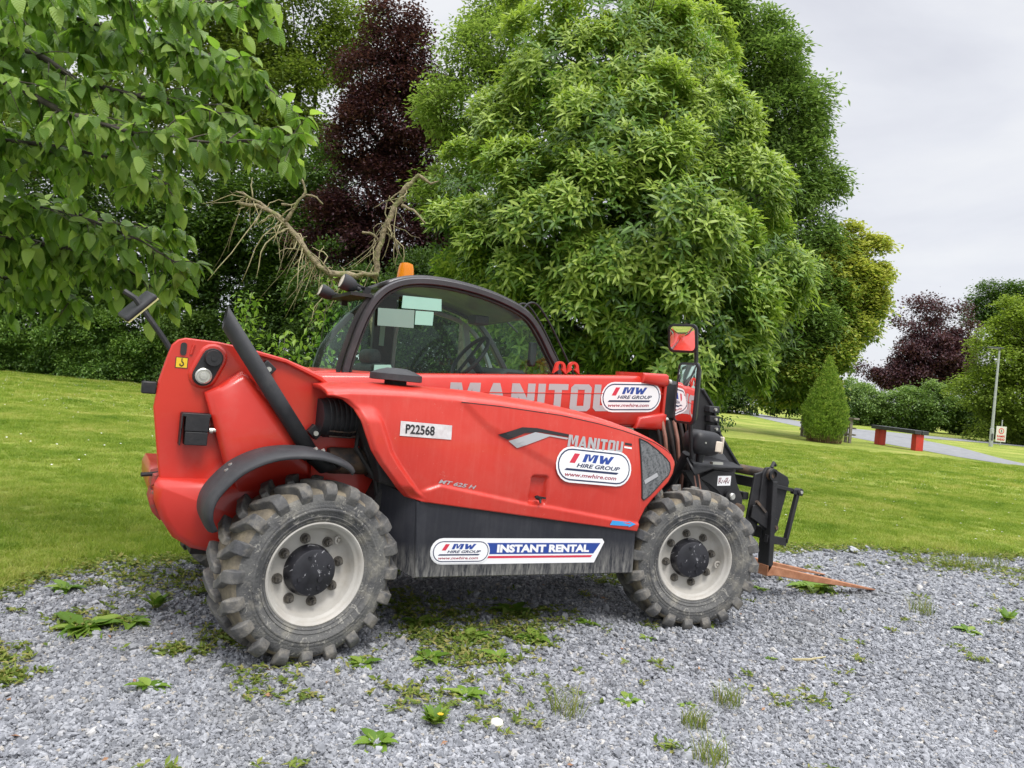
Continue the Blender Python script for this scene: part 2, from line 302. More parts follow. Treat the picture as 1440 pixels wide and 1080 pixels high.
# ------------------------------------------------------------------ ground
def ground_mat():
    m = bpy.data.materials.new('lawn'); m.use_nodes = True; nt = m.node_tree; L = nt.links.new; b = nt.nodes['Principled BSDF']
    tc = N(nt, 'ShaderNodeTexCoord')
    n1 = N(nt, 'ShaderNodeTexNoise', i_Scale=.35, i_Detail=5.0, i_Roughness=.6); L(tc.outputs['Object'], n1.inputs['Vector'])
    n2 = N(nt, 'ShaderNodeTexNoise', i_Scale=9.0, i_Detail=8.0, i_Roughness=.75); L(tc.outputs['Object'], n2.inputs['Vector'])
    a = ramp(nt, [(.3, (.15, .21, .03)), (.5, (.25, .30, .055)), (.7, (.38, .37, .11))], n1.outputs['Fac'])
    c = ramp(nt, [(.3, (.045, .09, .01)), (.5, (.5, .5, .5)), (.75, (.85, .8, .6))], n2.outputs['Fac'])
    x = N(nt, 'ShaderNodeMix', data_type='RGBA', blend_type='OVERLAY'); x.inputs['Factor'].default_value = .6
    L(a.outputs[0], x.inputs['A']); L(c.outputs[0], x.inputs['B']); L(x.outputs['Result'], b.inputs['Base Color'])
    b.inputs['Roughness'].default_value = .9; b.inputs['Specular IOR Level'].default_value = .15
    n3 = N(nt, 'ShaderNodeTexNoise', i_Scale=25.0, i_Detail=6.0, i_Roughness=.8); L(tc.outputs['Object'], n3.inputs['Vector'])
    bp = N(nt, 'ShaderNodeBump', i_Strength=.8, i_Distance=.05); L(n3.outputs['Fac'], bp.inputs['Height']); L(bp.outputs[0], b.inputs['Normal'])
    return m
M_lawn = ground_mat()
lats = np.concatenate([np.linspace(-400, -60, 8), np.linspace(-50, 90, 57), np.linspace(120, 500, 8)])
deps = np.concatenate([[-120, -40, -10], np.linspace(0, 38, 20), np.linspace(42, 150, 28), [200, 400, 900]])
V = [(a, d, terr(d)) for d in deps for a in lats]; nl = len(lats)
F = [(i*nl+j, i*nl+j+1, (i+1)*nl+j+1, (i+1)*nl+j) for i in range(len(deps)-1) for j in range(nl-1)]
tag(link('lawn', npmesh('lawn', GV(V), F, [M_lawn], True)), kind='structure')

rng = np.random.default_rng(11)
EDGE = [(-14, -6), (-6, -3.2), (-3.2, -1.3), (-2.1, -.3), (-1.6, .15), (-1.25, .5), (-.85, .95), (-.4, 1.05), (0, 1.2), (1.2, 1.15), (3, 1.05), (5.1, .96), (6.15, .92), (6.9, .62), (8.1, .28), (10, -.4), (16, -3)]
def edge_y(x):
    return np.interp(x, [e[0] for e in EDGE], [e[1] for e in EDGE]) + .05*np.sin(x*7.3) + .03*np.sin(x*17+1) + .02*np.sin(x*41)
def gravel_base():
    m = bpy.data.materials.new('gravel_base'); m.use_nodes = True; nt = m.node_tree; L = nt.links.new; b = nt.nodes['Principled BSDF']
    tc = N(nt, 'ShaderNodeTexCoord'); v = N(nt, 'ShaderNodeTexVoronoi', i_Scale=62.0); L(tc.outputs['Object'], v.inputs['Vector'])
    sp = N(nt, 'ShaderNodeSeparateColor'); L(v.outputs['Color'], sp.inputs[0])
    c = ramp(nt, [(0, (.10, .105, .115)), (.5, (.22, .225, .245)), (1, (.40, .41, .43))], sp.outputs[0])
    n1 = N(nt, 'ShaderNodeTexNoise', i_Scale=1.3, i_Detail=9.0, i_Roughness=.7); L(tc.outputs['Object'], n1.inputs['Vector'])
    mr = N(nt, 'ShaderNodeMapRange', i_From_Min=.56, i_From_Max=.70, i_To_Max=.55); L(n1.outputs['Fac'], mr.inputs['Value'])
    x = N(nt, 'ShaderNodeMix', data_type='RGBA'); L(mr.outputs[0], x.inputs['Factor']); L(c.outputs[0], x.inputs['A']); x.inputs['B'].default_value = (.10, .105, .045, 1)
    L(x.outputs['Result'], b.inputs['Base Color']); b.inputs['Roughness'].default_value = .9
    bp = N(nt, 'ShaderNodeBump', i_Strength=1.0, i_Distance=.012, invert=True); L(v.outputs['Distance'], bp.inputs['Height']); L(bp.outputs[0], b.inputs['Normal'])
    return m
xs = np.linspace(-14, 16, 1200); ys = edge_y(xs); V = []; F = []
for x, y in zip(xs, ys): V += [(x, y, .004), (x, -14, .004)]
F = [(2*i+1, 2*i+3, 2*i+2, 2*i) for i in range(len(xs)-1)]
tag(link('gravel_yard', npmesh('gravel_yard', V, F, [gravel_base()])), kind='structure')

def gn_scatter(name, P, R, S, mat, proto=None, kind='stuff'):
    """instances of a small pebble (or of the object proto) on the points P"""
    me = bpy.data.meshes.new(name); me.vertices.add(len(P)); me.vertices.foreach_set('co', np.asarray(P, np.float32).ravel())
    for nm, A in (('rot', R), ('scl', S)):
        a = me.attributes.new(nm, 'FLOAT_VECTOR', 'POINT'); a.data.foreach_set('vector', np.asarray(A, np.float32).ravel())
    me.materials.append(mat); o = link(name, me); tag(o, kind=kind)
    g = bpy.data.node_groups.new(name, 'GeometryNodeTree')
    g.interface.new_socket(name='Geometry', in_out='INPUT', socket_type='NodeSocketGeometry'); g.interface.new_socket(name='Geometry', in_out='OUTPUT', socket_type='NodeSocketGeometry')
    gi = g.nodes.new('NodeGroupInput'); go = g.nodes.new('NodeGroupOutput'); ip = g.nodes.new('GeometryNodeInstanceOnPoints')
    g.links.new(gi.outputs[0], ip.inputs['Points'])
    for nm, so_ in (('rot', 'Rotation'), ('scl', 'Scale')):
        na = g.nodes.new('GeometryNodeInputNamedAttribute'); na.data_type = 'FLOAT_VECTOR'; na.inputs['Name'].default_value = nm; g.links.new(na.outputs[0], ip.inputs[so_])
    if proto is None:
        ic = g.nodes.new('GeometryNodeMeshIcoSphere'); ic.inputs['Radius'].default_value = 1; ic.inputs['Subdivisions'].default_value = 2
        nz = g.nodes.new('ShaderNodeTexNoise'); nz.inputs['Scale'].default_value = .9; nz.inputs['Detail'].default_value = 1
        sb = g.nodes.new('ShaderNodeVectorMath'); sb.operation = 'SUBTRACT'; sb.inputs[1].default_value = (.5, .5, .5)
        sc = g.nodes.new('ShaderNodeVectorMath'); sc.operation = 'SCALE'; sc.inputs['Scale'].default_value = 2.1
        sp = g.nodes.new('GeometryNodeSetPosition'); g.links.new(nz.outputs['Color'], sb.inputs[0]); g.links.new(sb.outputs[0], sc.inputs[0]); g.links.new(sc.outputs[0], sp.inputs['Offset'])
        sm = g.nodes.new('GeometryNodeSetMaterial'); sm.inputs['Material'].default_value = mat
        g.links.new(ic.outputs[0], sp.inputs['Geometry']); g.links.new(sp.outputs[0], sm.inputs[0]); g.links.new(sm.outputs[0], ip.inputs['Instance'])
    else:
        oi = g.nodes.new('GeometryNodeObjectInfo'); oi.inputs['Object'].default_value = proto; g.links.new(oi.outputs['Geometry'], ip.inputs['Instance'])
    g.links.new(ip.outputs[0], go.inputs[0]); md = o.modifiers.new('scatter', 'NODES'); md.node_group = g
    return o

def stone_mat():
    m = bpy.data.materials.new('limestone_chip'); m.use_nodes = True; nt = m.node_tree; L = nt.links.new; b = nt.nodes['Principled BSDF']
    oi = N(nt, 'ShaderNodeObjectInfo')
    c = ramp(nt, [(0, (.17, .177, .195)), (.3, (.255, .265, .29)), (.7, (.345, .355, .38)), (.93, (.44, .45, .475)), (.975, (.40, .36, .30)), (1, (.60, .60, .60))], oi.outputs['Random'])
    tc = N(nt, 'ShaderNodeTexCoord'); n = N(nt, 'ShaderNodeTexNoise', i_Scale=1.5, i_Detail=4.0); L(tc.outputs['Object'], n.inputs['Vector'])
    x = N(nt, 'ShaderNodeMix', data_type='RGBA', blend_type='MULTIPLY'); x.inputs['Factor'].default_value = .5; L(c.outputs[0], x.inputs['A'])
    r = ramp(nt, [(.35, (.6, .6, .6)), (.6, (1, 1, 1))], n.outputs['Fac']); L(r.outputs[0], x.inputs['B']); b.inputs['Roughness'].default_value = .85
    ge = N(nt, 'ShaderNodeNewGeometry'); n2 = N(nt, 'ShaderNodeTexNoise', i_Scale=1.1, i_Detail=6.0, i_Roughness=.65); L(ge.outputs['Position'], n2.inputs['Vector'])
    r2_ = ramp(nt, [(.32, (.74, .73, .70)), (.5, (.95, .95, .95)), (.66, (1.0, 1.0, 1.0))], n2.outputs['Fac']); y = N(nt, 'ShaderNodeMix', data_type='RGBA', blend_type='MULTIPLY'); y.inputs['Factor'].default_value = 1
    L(x.outputs['Result'], y.inputs['A']); L(r2_.outputs[0], y.inputs['B']); L(y.outputs['Result'], b.inputs['Base Color'])
    return m
M_stone = stone_mat()
def vis_pts(n, d0, d1, latw, pad=.15):
    d = np.sqrt(rng.uniform(d0*d0, d1*d1, n)); l = rng.uniform(-latw-pad, latw+pad, n)*d
    return l, d
def in_gravel(P, m=0.0): return P[:, 1] < edge_y(P[:, 0]) - m + rng.normal(0, .05, len(P))
P = []; sz = []
for n, d0, d1, s in ((125000, 2.0, 3.7, .0068), (85000, 3.7, 5.8, .0082), (50000, 5.8, 10.5, .0115)):
    l, d = vis_pts(n, d0, d1, .74); p = GV(np.stack([l, d, np.full(n, .004)], 1)); P.append(p); sz.append(np.full(n, s))
P = np.concatenate(P); sz = np.concatenate(sz); sz = sz*rng.lognormal(0, .34, len(sz)); k = in_gravel(P); P = P[k]; sz = sz[k]
P[:, 2] += sz*rng.uniform(.0, .75, len(sz))
S_ = np.stack([sz*rng.uniform(.75, 1.3, len(sz)), sz*rng.uniform(.6, 1.0, len(sz)), sz*rng.uniform(.45, .8, len(sz))], 1)
R_ = np.stack([rng.normal(0, .45, len(sz)), rng.normal(0, .45, len(sz)), rng.uniform(0, 6.28, len(sz))], 1)
gn_scatter('gravel', P, R_, S_, M_stone)

# grass: one real tuft, scattered over the lawn
def blades(n, rad, h, w, rs, spread=.5):
    r = np.random.default_rng(rs); V = []; F = []; T = []
    for i in range(n):
        a = r.uniform(0, 6.28); q = rad*sqrt(r.uniform()); b = np.array([q*cos(a), q*sin(a), 0]); d = r.uniform(0, 6.28); s = np.array([cos(d), sin(d), 0])*w*r.uniform(.6, 1.2)/2
        ln = h*r.uniform(.5, 1.15); e = r.uniform(0, 6.28); lean = np.array([cos(e), sin(e), 0])*ln*spread*r.uniform(.3, 1.2)
        m = b+lean*.35+np.array([0, 0, ln*.6]); t = b+lean+np.array([0, 0, ln*.95]); k = len(V); V += [b-s, b+s, m+s*.8, m-s*.8, t]
        F += [(k, k+1, k+2), (k, k+2, k+3), (k+3, k+2, k+4)]; T += [r.uniform()]*3
    return V, F, T
M_grass = leafmat('grass_blade', (.12, .21, .02), (.25, .33, .05), (.42, .42, .13), .4, .6, instancer=True, spec=.2)
gt_ = M_grass.node_tree; cr_ = [n for n in gt_.nodes if n.type == 'VALTORGB'][0]; oi_ = [n for n in gt_.nodes if n.type == 'OBJECT_INFO'][0]
ge_ = N(gt_, 'ShaderNodeNewGeometry'); nn_ = N(gt_, 'ShaderNodeTexNoise', i_Scale=.7, i_Detail=6.0, i_Roughness=.65); gt_.links.new(ge_.outputs['Position'], nn_.inputs['Vector'])
m1_ = N(gt_, 'ShaderNodeMath', operation='MULTIPLY_ADD'); m1_.inputs[1].default_value = 2.2; m1_.inputs[2].default_value = -.85; gt_.links.new(nn_.outputs['Fac'], m1_.inputs[0])
m2_ = N(gt_, 'ShaderNodeMath', operation='MULTIPLY_ADD'); m2_.inputs[1].default_value = .5; gt_.links.new(oi_.outputs['Random'], m2_.inputs[0]); gt_.links.new(m1_.outputs[0], m2_.inputs[2]); gt_.links.new(m2_.outputs[0], cr_.inputs['Fac'])
V, F, T = blades(46, .075, .042, .0048, 3, .9)
tuft = tag(link('grass_tuft', npmesh('grass_tuft', V, F, [M_grass]), None, G(-4.6, 6.4)), kind='stuff')
P = []; sc = []
for n, d0, d1, s in ((13000, 3.0, 8, .95), (17000, 8, 16, 1.3), (13000, 16, 34, 2.2)):
    l, d = vis_pts(n, d0, d1, .74); P.append(GV(np.stack([l, d, np.zeros(n)], 1))); sc.append(np.full(n, s))
P = np.concatenate(P); sc = np.concatenate(sc); sc = sc*rng.uniform(.7, 1.25, len(P))
gy = P[:, 1]-edge_y(P[:, 0]); k = (gy > rng.normal(.02, .07, len(P))); P = P[k]; sc = sc[k]; gy = gy[k]
nzv = .5+.5*np.sin(P[:, 0]*1.3+np.sin(P[:, 1]*.9)*2)*np.sin(P[:, 1]*1.1+P[:, 0]*.4)
zs = sc*(.55+.4*nzv)*np.where(gy < .45, 1.25, 1)
gn_scatter('grass', P, np.stack([sc*0, sc*0, rng.uniform(0, 6.28, len(sc))], 1), np.stack([sc, sc, zs], 1), M_grass, tuft)
# daisies in the grass
V = []; F = []
for i in range(2600):
    l, d = vis_pts(1, 8, 36, .74); p = np.array(G(l[0], d[0], .045 if d[0] < 16 else .07)); 
    if p[1] < edge_y(p[0])+.2 or rng.uniform() > .25+.75*(sin(p[0]*.8)*sin(p[1]*.7) > .2): continue
    s = rng.uniform(.010, .018); k = len(V); V += [p+np.array([s*cos(a), s*sin(a), .004*sin(a*2)]) for a in np.arange(6)*pi/3]; F += [(k, k+1, k+2, k+3, k+4, k+5)]
tag(link('daisies', npmesh('daisies', V, F, [plain('petal', (.75, .75, .7), .8)])), kind='stuff')

# ------------------------------------------------------------------ road, kerb
M_road = pmat('asphalt', (.19, .195, .205), (.25, .255, .265), 2.5, .85, bump=.3, bscale=120)
def strip(name, A, B, mat, dz, thick=0):
    n = 40
    def samp(L):
        L = np.array(L); s = np.r_[0, np.cumsum(np.hypot(*np.diff(L, axis=0).T))]; t = np.linspace(0, s[-1], n); return np.stack([np.interp(t, s, L[:, 0]), np.interp(t, s, L[:, 1])], 1)
    a, b = samp(A), samp(B); m = 6; V = []
    for i in range(n):
        for j in range(m+1):
            q = a[i]+(b[i]-a[i])*j/m; V.append((q[0], q[1], terr(q[1])+dz))
    F = [(i*(m+1)+j, i*(m+1)+j+1, (i+1)*(m+1)+j+1, (i+1)*(m+1)+j) for i in range(n-1) for j in range(m)]
    return tag(link(name, npmesh(name, GV(V), F, [mat], True)), kind='structure')
near = [[25.2, 92.0], [24.6, 80.0], [22.9, 66.0], [22.3, 58.6], [21.8, 49.35], [21.8, 45.05], [22.1, 40.9], [22.2, 36.65], [22.1, 33.0], [20.65, 27.65], [15, 12]]
far = [[29.0, 94.05], [28.0, 80.1], [27.8, 72.05], [29.3, 66.95], [29.9, 56.0], [29.0, 49.6], [27.6, 45.5], [26.1, 41.1], [25.05, 37.3], [22.5, 28], [17, 12]]
strip('road', near, far, M_road, .012)
strip('side_road', [[28.2, 71], [29.4, 66.9], [38, 66.4], [52, 68], [80, 75]], [[29, 53.0], [31.5, 59.5], [38, 61.9], [50, 62.5], [80, 64]], M_road, .020)
# island kerb: single kerb stones laid end to end
K = [[22.5, 28], [25.05, 37.3], [26.09, 41.15], [27.59, 45.55], [29.08, 49.55], [31.46, 54.5], [34.92, 60.05], [40, 61.6], [50, 62.3]]
M_kerb = pmat('kerb_concrete', (.16, .16, .155), (.27, .27, .26), 9, .9, bump=.3)
kp = np.array(K); s = np.r_[0, np.cumsum(np.hypot(*np.diff(kp, axis=0).T))]
kr = tag(bpy.data.objects.new('kerb', None), kind='structure'); kr.location = G(27.6, 45.5, 0); COL.objects.link(kr)
kb = MB(); kb.box((0, 0, 0), (.905, .15, .2)); kme = kb.build('kerb_stone', M_kerb, kr, bevel=.015); kme.location = (0, 0, 0); first = True
for t in np.arange(1, s[-1]-1, .915):
    a = np.array([np.interp(t-.45, s, kp[:, i]) for i in (0, 1)]); b = np.array([np.interp(t+.45, s, kp[:, i]) for i in (0, 1)])
    pa, pb = G(*a, 0), G(*b, 0); c = (a+b)/2; o = kme if first else kme.copy()
    if not first: COL.objects.link(o)
    first = False; o.parent = kr; o.location = G(c[0], c[1], terr(c[1])+.05)-kr.location; o.rotation_euler = (0, 0, math.atan2((pb-pa).y, (pb-pa).x))

# ------------------------------------------------------------------ trees
M_bark = pmat('bark', (.055, .045, .034), (.13, .11, .085), 9, .9, bump=1, bscale=30)
M_barkd = pmat('dark_bark', (.03, .025, .02), (.075, .065, .05), 9, .9, bump=1, bscale=30)
def unit(a): return a/np.maximum(1e-9, np.linalg.norm(a, axis=-1, keepdims=True))
def lump(d, s, ph): return np.sin(d[:, 0]*s+ph)*np.sin(d[:, 1]*s*1.2+ph*2)*np.sin(d[:, 2]*s*1.1+ph*3)
def leaf_geo(B, D, U, Ln, W, droop=.0, lance=False, fold=.15):
    D = unit(D); S = unit(np.cross(D, U)); Nn = np.cross(S, D); Ln = Ln[:, None]; W = W[:, None]; Z = np.array([0, 0, -1.])[None]
    if lance:
        m1 = B+D*Ln*.35+Z*droop*Ln*.1; m2 = B+D*Ln*.7+Z*droop*Ln*.45; t = B+D*Ln+Z*droop*Ln
        V = np.stack([B, m1+S*W*.42+Nn*W*fold, m1-S*W*.42+Nn*W*fold, m2+S*W*.4+Nn*W*fold, m2-S*W*.4+Nn*W*fold, t], 1)
        T = np.array([[0, 1, 2], [1, 3, 2], [2, 3, 4], [3, 5, 4]])
    else:
        m1 = B+D*Ln*.45+Z*droop*Ln*.2; t = B+D*Ln+Z*droop*Ln
        V = np.stack([B, m1+S*W*.5+Nn*W*fold, t, m1-S*W*.5+Nn*W*fold], 1); T = np.array([[0, 1, 2], [0, 2, 3]])
    n, k = V.shape[:2]; F = (np.arange(n)[:, None, None]*k+T[None]).reshape(-1, 3)
    return V.reshape(-1, 3), F, len(T)
def crown_pts(bl, n, rs, inner=.18, rough=.22, back=.35, low=1.0):
    r = np.random.default_rng(rs); bl = np.array([[*GV([[a, b, c]])[0], d] for a, b, c, d in bl]); wt = bl[:, 3]**2; wt /= wt.sum()
    o = []; nn = []; cam_ = np.array(CAM); got = 0
    while got < n:
        k = r.choice(len(bl), 4*n, p=wt); d = unit(r.normal(size=(4*n, 3))); rad = 1+rough*lump(d, 4.0, k*1.7)+rough*.6*lump(d, 9.0, k*.7)
        q = rad*(1-.45*r.uniform(size=4*n)**2.2); ins = r.uniform(size=4*n) < inner; q[ins] *= r.uniform(.3, .9, ins.sum())
        p = bl[k, :3]+d*(q*bl[k, 3])[:, None]*np.array([1, 1, .92]); keep = np.ones(4*n, bool)
        dd = np.linalg.norm(p[:, None]-bl[None, :, :3], axis=2)/bl[None, :, 3]; keep &= ~((dd.min(1) < .5) & (r.uniform(size=4*n) > inner))
        keep &= ((np.einsum('ij,ij->i', d, unit(cam_-p)) > -.25) | (r.uniform(size=4*n) < back)) & (p[:, 2] > .15*low)
        o.append(p[keep]); nn.append(d[keep]); got += keep.sum()
    return np.concatenate(o)[:n], np.concatenate(nn)[:n], r
def tree(name, label, bl, n, leafL, leafW, mat, base, rs=1, per=6, mode='spray', bark=None, group=None, cat='tree', trunk=.2, inner=.18, rough=.34, spread=None, trunk_top=.8, tintz=.25, nolimb=False, nparts=0, back=.35, extra=0, boughs=0, bough_r=0):
    root = empty(name, G(base[0], base[1], terr(base[1])), label, cat, group)
    P, D, r = crown_pts(bl, n, rs, inner, rough, back); off = np.array(root.location); m = len(P)
    K = boughs or max(12, m//60); bc = r.choice(m, K, replace=False); C0, D0 = P[bc].copy(), unit(D[bc]+[0, 0, .35]); rb = (bough_r or .36)*np.mean([b[3] for b in bl])
    mv = r.uniform(size=m) < .8; j = r.integers(0, K, m); a_ = r.normal(size=(m, 3))*([1, 1, .45] if mode == 'layer' else [1, 1, .8]); C0 = C0+D[bc]*(r.uniform(-.25, .45, (K, 1))*rb); a_ -= D0[j]*np.einsum('ij,ij->i', a_, D0[j])[:, None]; a_ = unit(a_); q_ = np.sqrt(r.uniform(size=m))*rb*r.uniform(.6, 1.2, K)[j]
    Pn = C0[j]+a_*q_[:, None]-D0[j]*(q_**2/rb*.55)[:, None]; Dn_ = unit(D0[j]+a_*(q_/rb)[:, None]*.8)
    if rough > .12: P = np.where(mv[:, None], Pn+r.normal(0, .06, (m, 3))*rb, P-D*(rb*.55)); D = np.where(mv[:, None], Dn_, D)
    outer_lit = mv.copy(); P[:, 2] = np.maximum(P[:, 2], .12)  # inner leaves take darker tints: shade inside the crown put into colour
    if extra:      # loose sprays that break the outline
        e = r.choice(m, extra); P = np.concatenate([P, P[e]+D[e]*leafL*r.uniform(.5, 2.2, (extra, 1))]); D = np.concatenate([D, D[e]]); outer_lit = np.concatenate([outer_lit, outer_lit[e]]); m = len(P)
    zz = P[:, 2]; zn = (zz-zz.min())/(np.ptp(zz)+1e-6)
    if mode == 'rosette':
        A = unit(D*1.0+np.array([0, 0, .6])+r.normal(0, .2, (m, 3))); t1 = unit(np.cross(A, r.normal(size=(m, 3)))); t2 = np.cross(A, t1)
        def ros(idx):
            k = np.arange(per); ph = r.uniform(0, 6.28, (len(idx), 1))+k*2.4; el = (.55-.095*k)[None]+r.normal(0, .12, (len(idx), per))
            dr = (t1[idx][:, None]*np.cos(ph)[..., None]+t2[idx][:, None]*np.sin(ph)[..., None])*np.cos(el)[..., None]+A[idx][:, None]*np.sin(el)[..., None]
            B = np.repeat(P[idx][:, None], per, 1)+A[idx][:, None]*(.02*(per-k))[None, :, None]; U = np.repeat(A[idx][:, None], per, 1)+dr*0
            return B.reshape(-1, 3), dr.reshape(-1, 3), U.reshape(-1, 3)
        def mk(idx):
            B, dr, U = ros(idx); q = len(B); V, F, nt_ = leaf_geo(B, dr, U, leafL*r.uniform(.55, 1.25, q)*np.repeat(r.uniform(.75, 1.25, len(idx)), per), leafW*r.uniform(.8, 1.2, q), .14, True)
            tn = np.clip(np.repeat(tintz*zn[idx]+np.where(outer_lit[idx], r.uniform(.3, .85, len(idx)), r.uniform(0, .15, len(idx))), per)+r.normal(0, .08, q)+np.tile(.12-.03*np.arange(per), len(idx)), 0, 1); return V-off, F, np.repeat(tn, nt_)
        near_ = np.argsort(np.linalg.norm(P-np.array(CAM), axis=1)-(P[:, 2] > 2)*1.0)[:nparts]
        rest = np.setdiff1d(np.arange(m), near_)
        for i in near_:
            V, F, tn = mk(np.array([i])); o = link('leaf_cluster', npmesh('leaf_cluster', V-(P[i]-off), F, [mat], False, {'tint': ('FACE', 'FLOAT', tn)}), root, Vector(P[i]-off))
        V, F, tn = mk(rest)
    else:
        sp = spread or leafL*2.2
        C = np.repeat(P, per, 0)+r.normal(0, 1, (m*per, 3))*sp*np.array([.5, .5, .32]); Dn = np.repeat(D, per, 0)
        if mode == 'layer': dr = unit(Dn*.5+r.normal(0, .6, (m*per, 3))*np.array([1, 1, .35])+np.array([0, 0, -.15])); U = unit(np.array([0, 0, 1.])+r.normal(0, .28, (m*per, 3)))
        elif mode == 'hang': dr = unit(Dn*.35+r.normal(0, .4, (m*per, 3))+np.array([0, 0, -.8])); U = unit(Dn+r.normal(0, .5, (m*per, 3))+np.array([0, 0, .3]))
        elif mode == 'upright': dr = unit(Dn*.45+r.normal(0, .25, (m*per, 3))+np.array([0, 0, 1.])); U = unit(Dn+r.normal(0, .5, (m*per, 3)))
        else: dr = unit(Dn*.6+r.normal(0, .65, (m*per, 3))); U = unit(np.array([0, 0, .9])+Dn*.4+r.normal(0, .45, (m*per, 3)))
        q = len(C); V, F, nt_ = leaf_geo(C, dr, U, leafL*r.uniform(.65, 1.2, q), leafW*r.uniform(.75, 1.2, q), .15)
        tn = np.clip(np.repeat(tintz*zn+np.where(outer_lit, r.uniform(.15, .85, m), r.uniform(0, .4, m)), per)+r.normal(0, .1, q), 0, 1); V = V-off; tn = np.repeat(tn, nt_)
    tag(link('crown', npmesh('crown', V, F, [mat], False, {'tint': ('FACE', 'FLOAT', tn)}), root), kind='stuff' if False else None)
    # trunk and limbs
    bw = GV([[a, b, c] for a, b, c, d in bl]); br = np.array([b[3] for b in bl]); b0 = np.array(root.location)-[0, 0, .2]; top = bw.mean(0)*[1, 1, 0]+[0, 0, b0[2]+(bw[:, 2].max()-b0[2])*trunk_top]
    rr = random.Random(rs); mb = MB(); pts = [Vector(b0+(top-b0)*t)+Vector((rr.uniform(-1, 1), rr.uniform(-1, 1), 0))*trunk*.6*(t > 0) for t in (0, .15, .35, .6, .8, 1)]
    mb.tube(pts, [trunk*1.25, trunk, trunk*.85, trunk*.6, trunk*.4, trunk*.18], 9); mb.build('trunk', bark or M_bark, root, angle=180)
    if not nolimb:
        mb = MB()
        for c, R in zip(bw, br):
            c = Vector(c); z = max(.12, min(.85, (c.z-b0[2])/(top[2]-b0[2])-.25)); s0 = Vector(b0+(top-b0)*z); md = (s0+c)/2+Vector((rr.uniform(-.3, .3), rr.uniform(-.3, .3), -.15))*R
            mb.tube([s0, md, c, c+(c-s0).normalized()*R*.5], [trunk*.4, trunk*.26, trunk*.14, trunk*.05], 6, cap=False)
            for k in range(5):
                e = c+Vector((rr.gauss(0, 1), rr.gauss(0, 1), rr.gauss(.2, .8))).normalized()*R*.9; mb.tube([md.lerp(c, rr.random()), (md+e)/2+Vector((0, 0, .1)), e], [trunk*.14, trunk*.09, trunk*.02], 5, cap=False)
        mb.build('limbs', bark or M_bark, root, angle=180)
    return root

L_chest = leafmat('chestnut_leaf', (.025, .065, .012), (.135, .25, .034), (.35, .45, .085), .36, .42, spec=.4)
L_ash = leafmat('ash_leaf', (.05, .10, .026), (.145, .24, .062), (.28, .39, .12), .3, .45)
L_yel = leafmat('maple_leaf', (.06, .12, .02), (.17, .27, .045), (.46, .47, .11), .4, .5)
L_lime = leafmat('lime_leaf', (.09, .16, .025), (.19, .28, .06), (.31, .40, .11), .45, .5)
L_cop = leafmat('copper_leaf', (.022, .009, .013), (.052, .018, .026), (.12, .05, .055), .22, .45)
L_dark = leafmat('oak_leaf', (.02, .048, .010), (.052, .105, .018), (.115, .19, .035), .32, .5)
L_hedge = leafmat('laurel_leaf', (.04, .09, .016), (.09, .18, .03), (.18, .29, .05), .28, .4)
L_tall = leafmat('beech_leaf', (.06, .11, .018), (.13, .19, .03), (.24, .30, .06), .4, .5)
L_con = leafmat('cypress_spray', (.08, .15, .018), (.19, .31, .04), (.34, .44, .08), .25, .6)
L_far = leafmat('far_maple_leaf', (.08, .13, .018), (.18, .26, .035), (.30, .38, .06), .35, .55)

def far_(bl, s, q=1.0): return [(a*s, b*s, (c-CAM.z)*s+CAM.z, d*s*q) for a, b, c, d in bl]
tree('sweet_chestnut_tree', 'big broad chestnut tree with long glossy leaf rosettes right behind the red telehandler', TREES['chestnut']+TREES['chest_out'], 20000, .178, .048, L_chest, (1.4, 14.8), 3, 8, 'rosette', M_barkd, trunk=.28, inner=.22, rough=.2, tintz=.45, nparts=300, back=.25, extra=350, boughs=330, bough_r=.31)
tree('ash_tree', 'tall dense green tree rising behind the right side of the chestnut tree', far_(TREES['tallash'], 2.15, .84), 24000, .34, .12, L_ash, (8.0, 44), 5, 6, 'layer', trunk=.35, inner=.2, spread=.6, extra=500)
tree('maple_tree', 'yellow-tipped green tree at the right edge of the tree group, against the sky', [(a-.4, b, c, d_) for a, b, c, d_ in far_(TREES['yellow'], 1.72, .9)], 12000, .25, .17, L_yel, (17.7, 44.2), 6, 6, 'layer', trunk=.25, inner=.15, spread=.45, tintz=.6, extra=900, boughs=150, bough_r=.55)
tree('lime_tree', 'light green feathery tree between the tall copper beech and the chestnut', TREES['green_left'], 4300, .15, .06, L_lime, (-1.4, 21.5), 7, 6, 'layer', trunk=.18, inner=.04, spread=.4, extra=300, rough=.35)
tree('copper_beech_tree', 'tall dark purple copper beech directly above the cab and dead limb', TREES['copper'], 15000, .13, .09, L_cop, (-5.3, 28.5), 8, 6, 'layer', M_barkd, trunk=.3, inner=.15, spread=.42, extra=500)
tt = TREES['lefttall']
tree('beech_tree', 'tall thin-leaved tree left of the copper beech with sky showing through', [tt[i] for i in (0, 2, 3, 5, 9)], 5200, .2, .14, L_tall, (-12, 38.5), 9, 6, 'layer', M_barkd, trunk=.38, inner=.1, spread=.55, extra=300)
tree('beech_tree', 'tall tree behind the overhanging branch, second from the copper beech', [tt[i] for i in (1, 4, 6)], 4500, .2, .14, L_tall, (-15.5, 38.5), 10, 6, 'layer', M_barkd, trunk=.36, inner=.1, spread=.55)
tree('beech_tree', 'large tree mostly hidden by the overhanging branch at top left', [tt[i] for i in (7, 8)]+[(-22, 38, 11, 4)], 4500, .24, .16, L_tall, (-22, 39), 11, 6, 'layer', M_barkd, trunk=.4, inner=.15, spread=.6)
dk = TREES['leftdark']
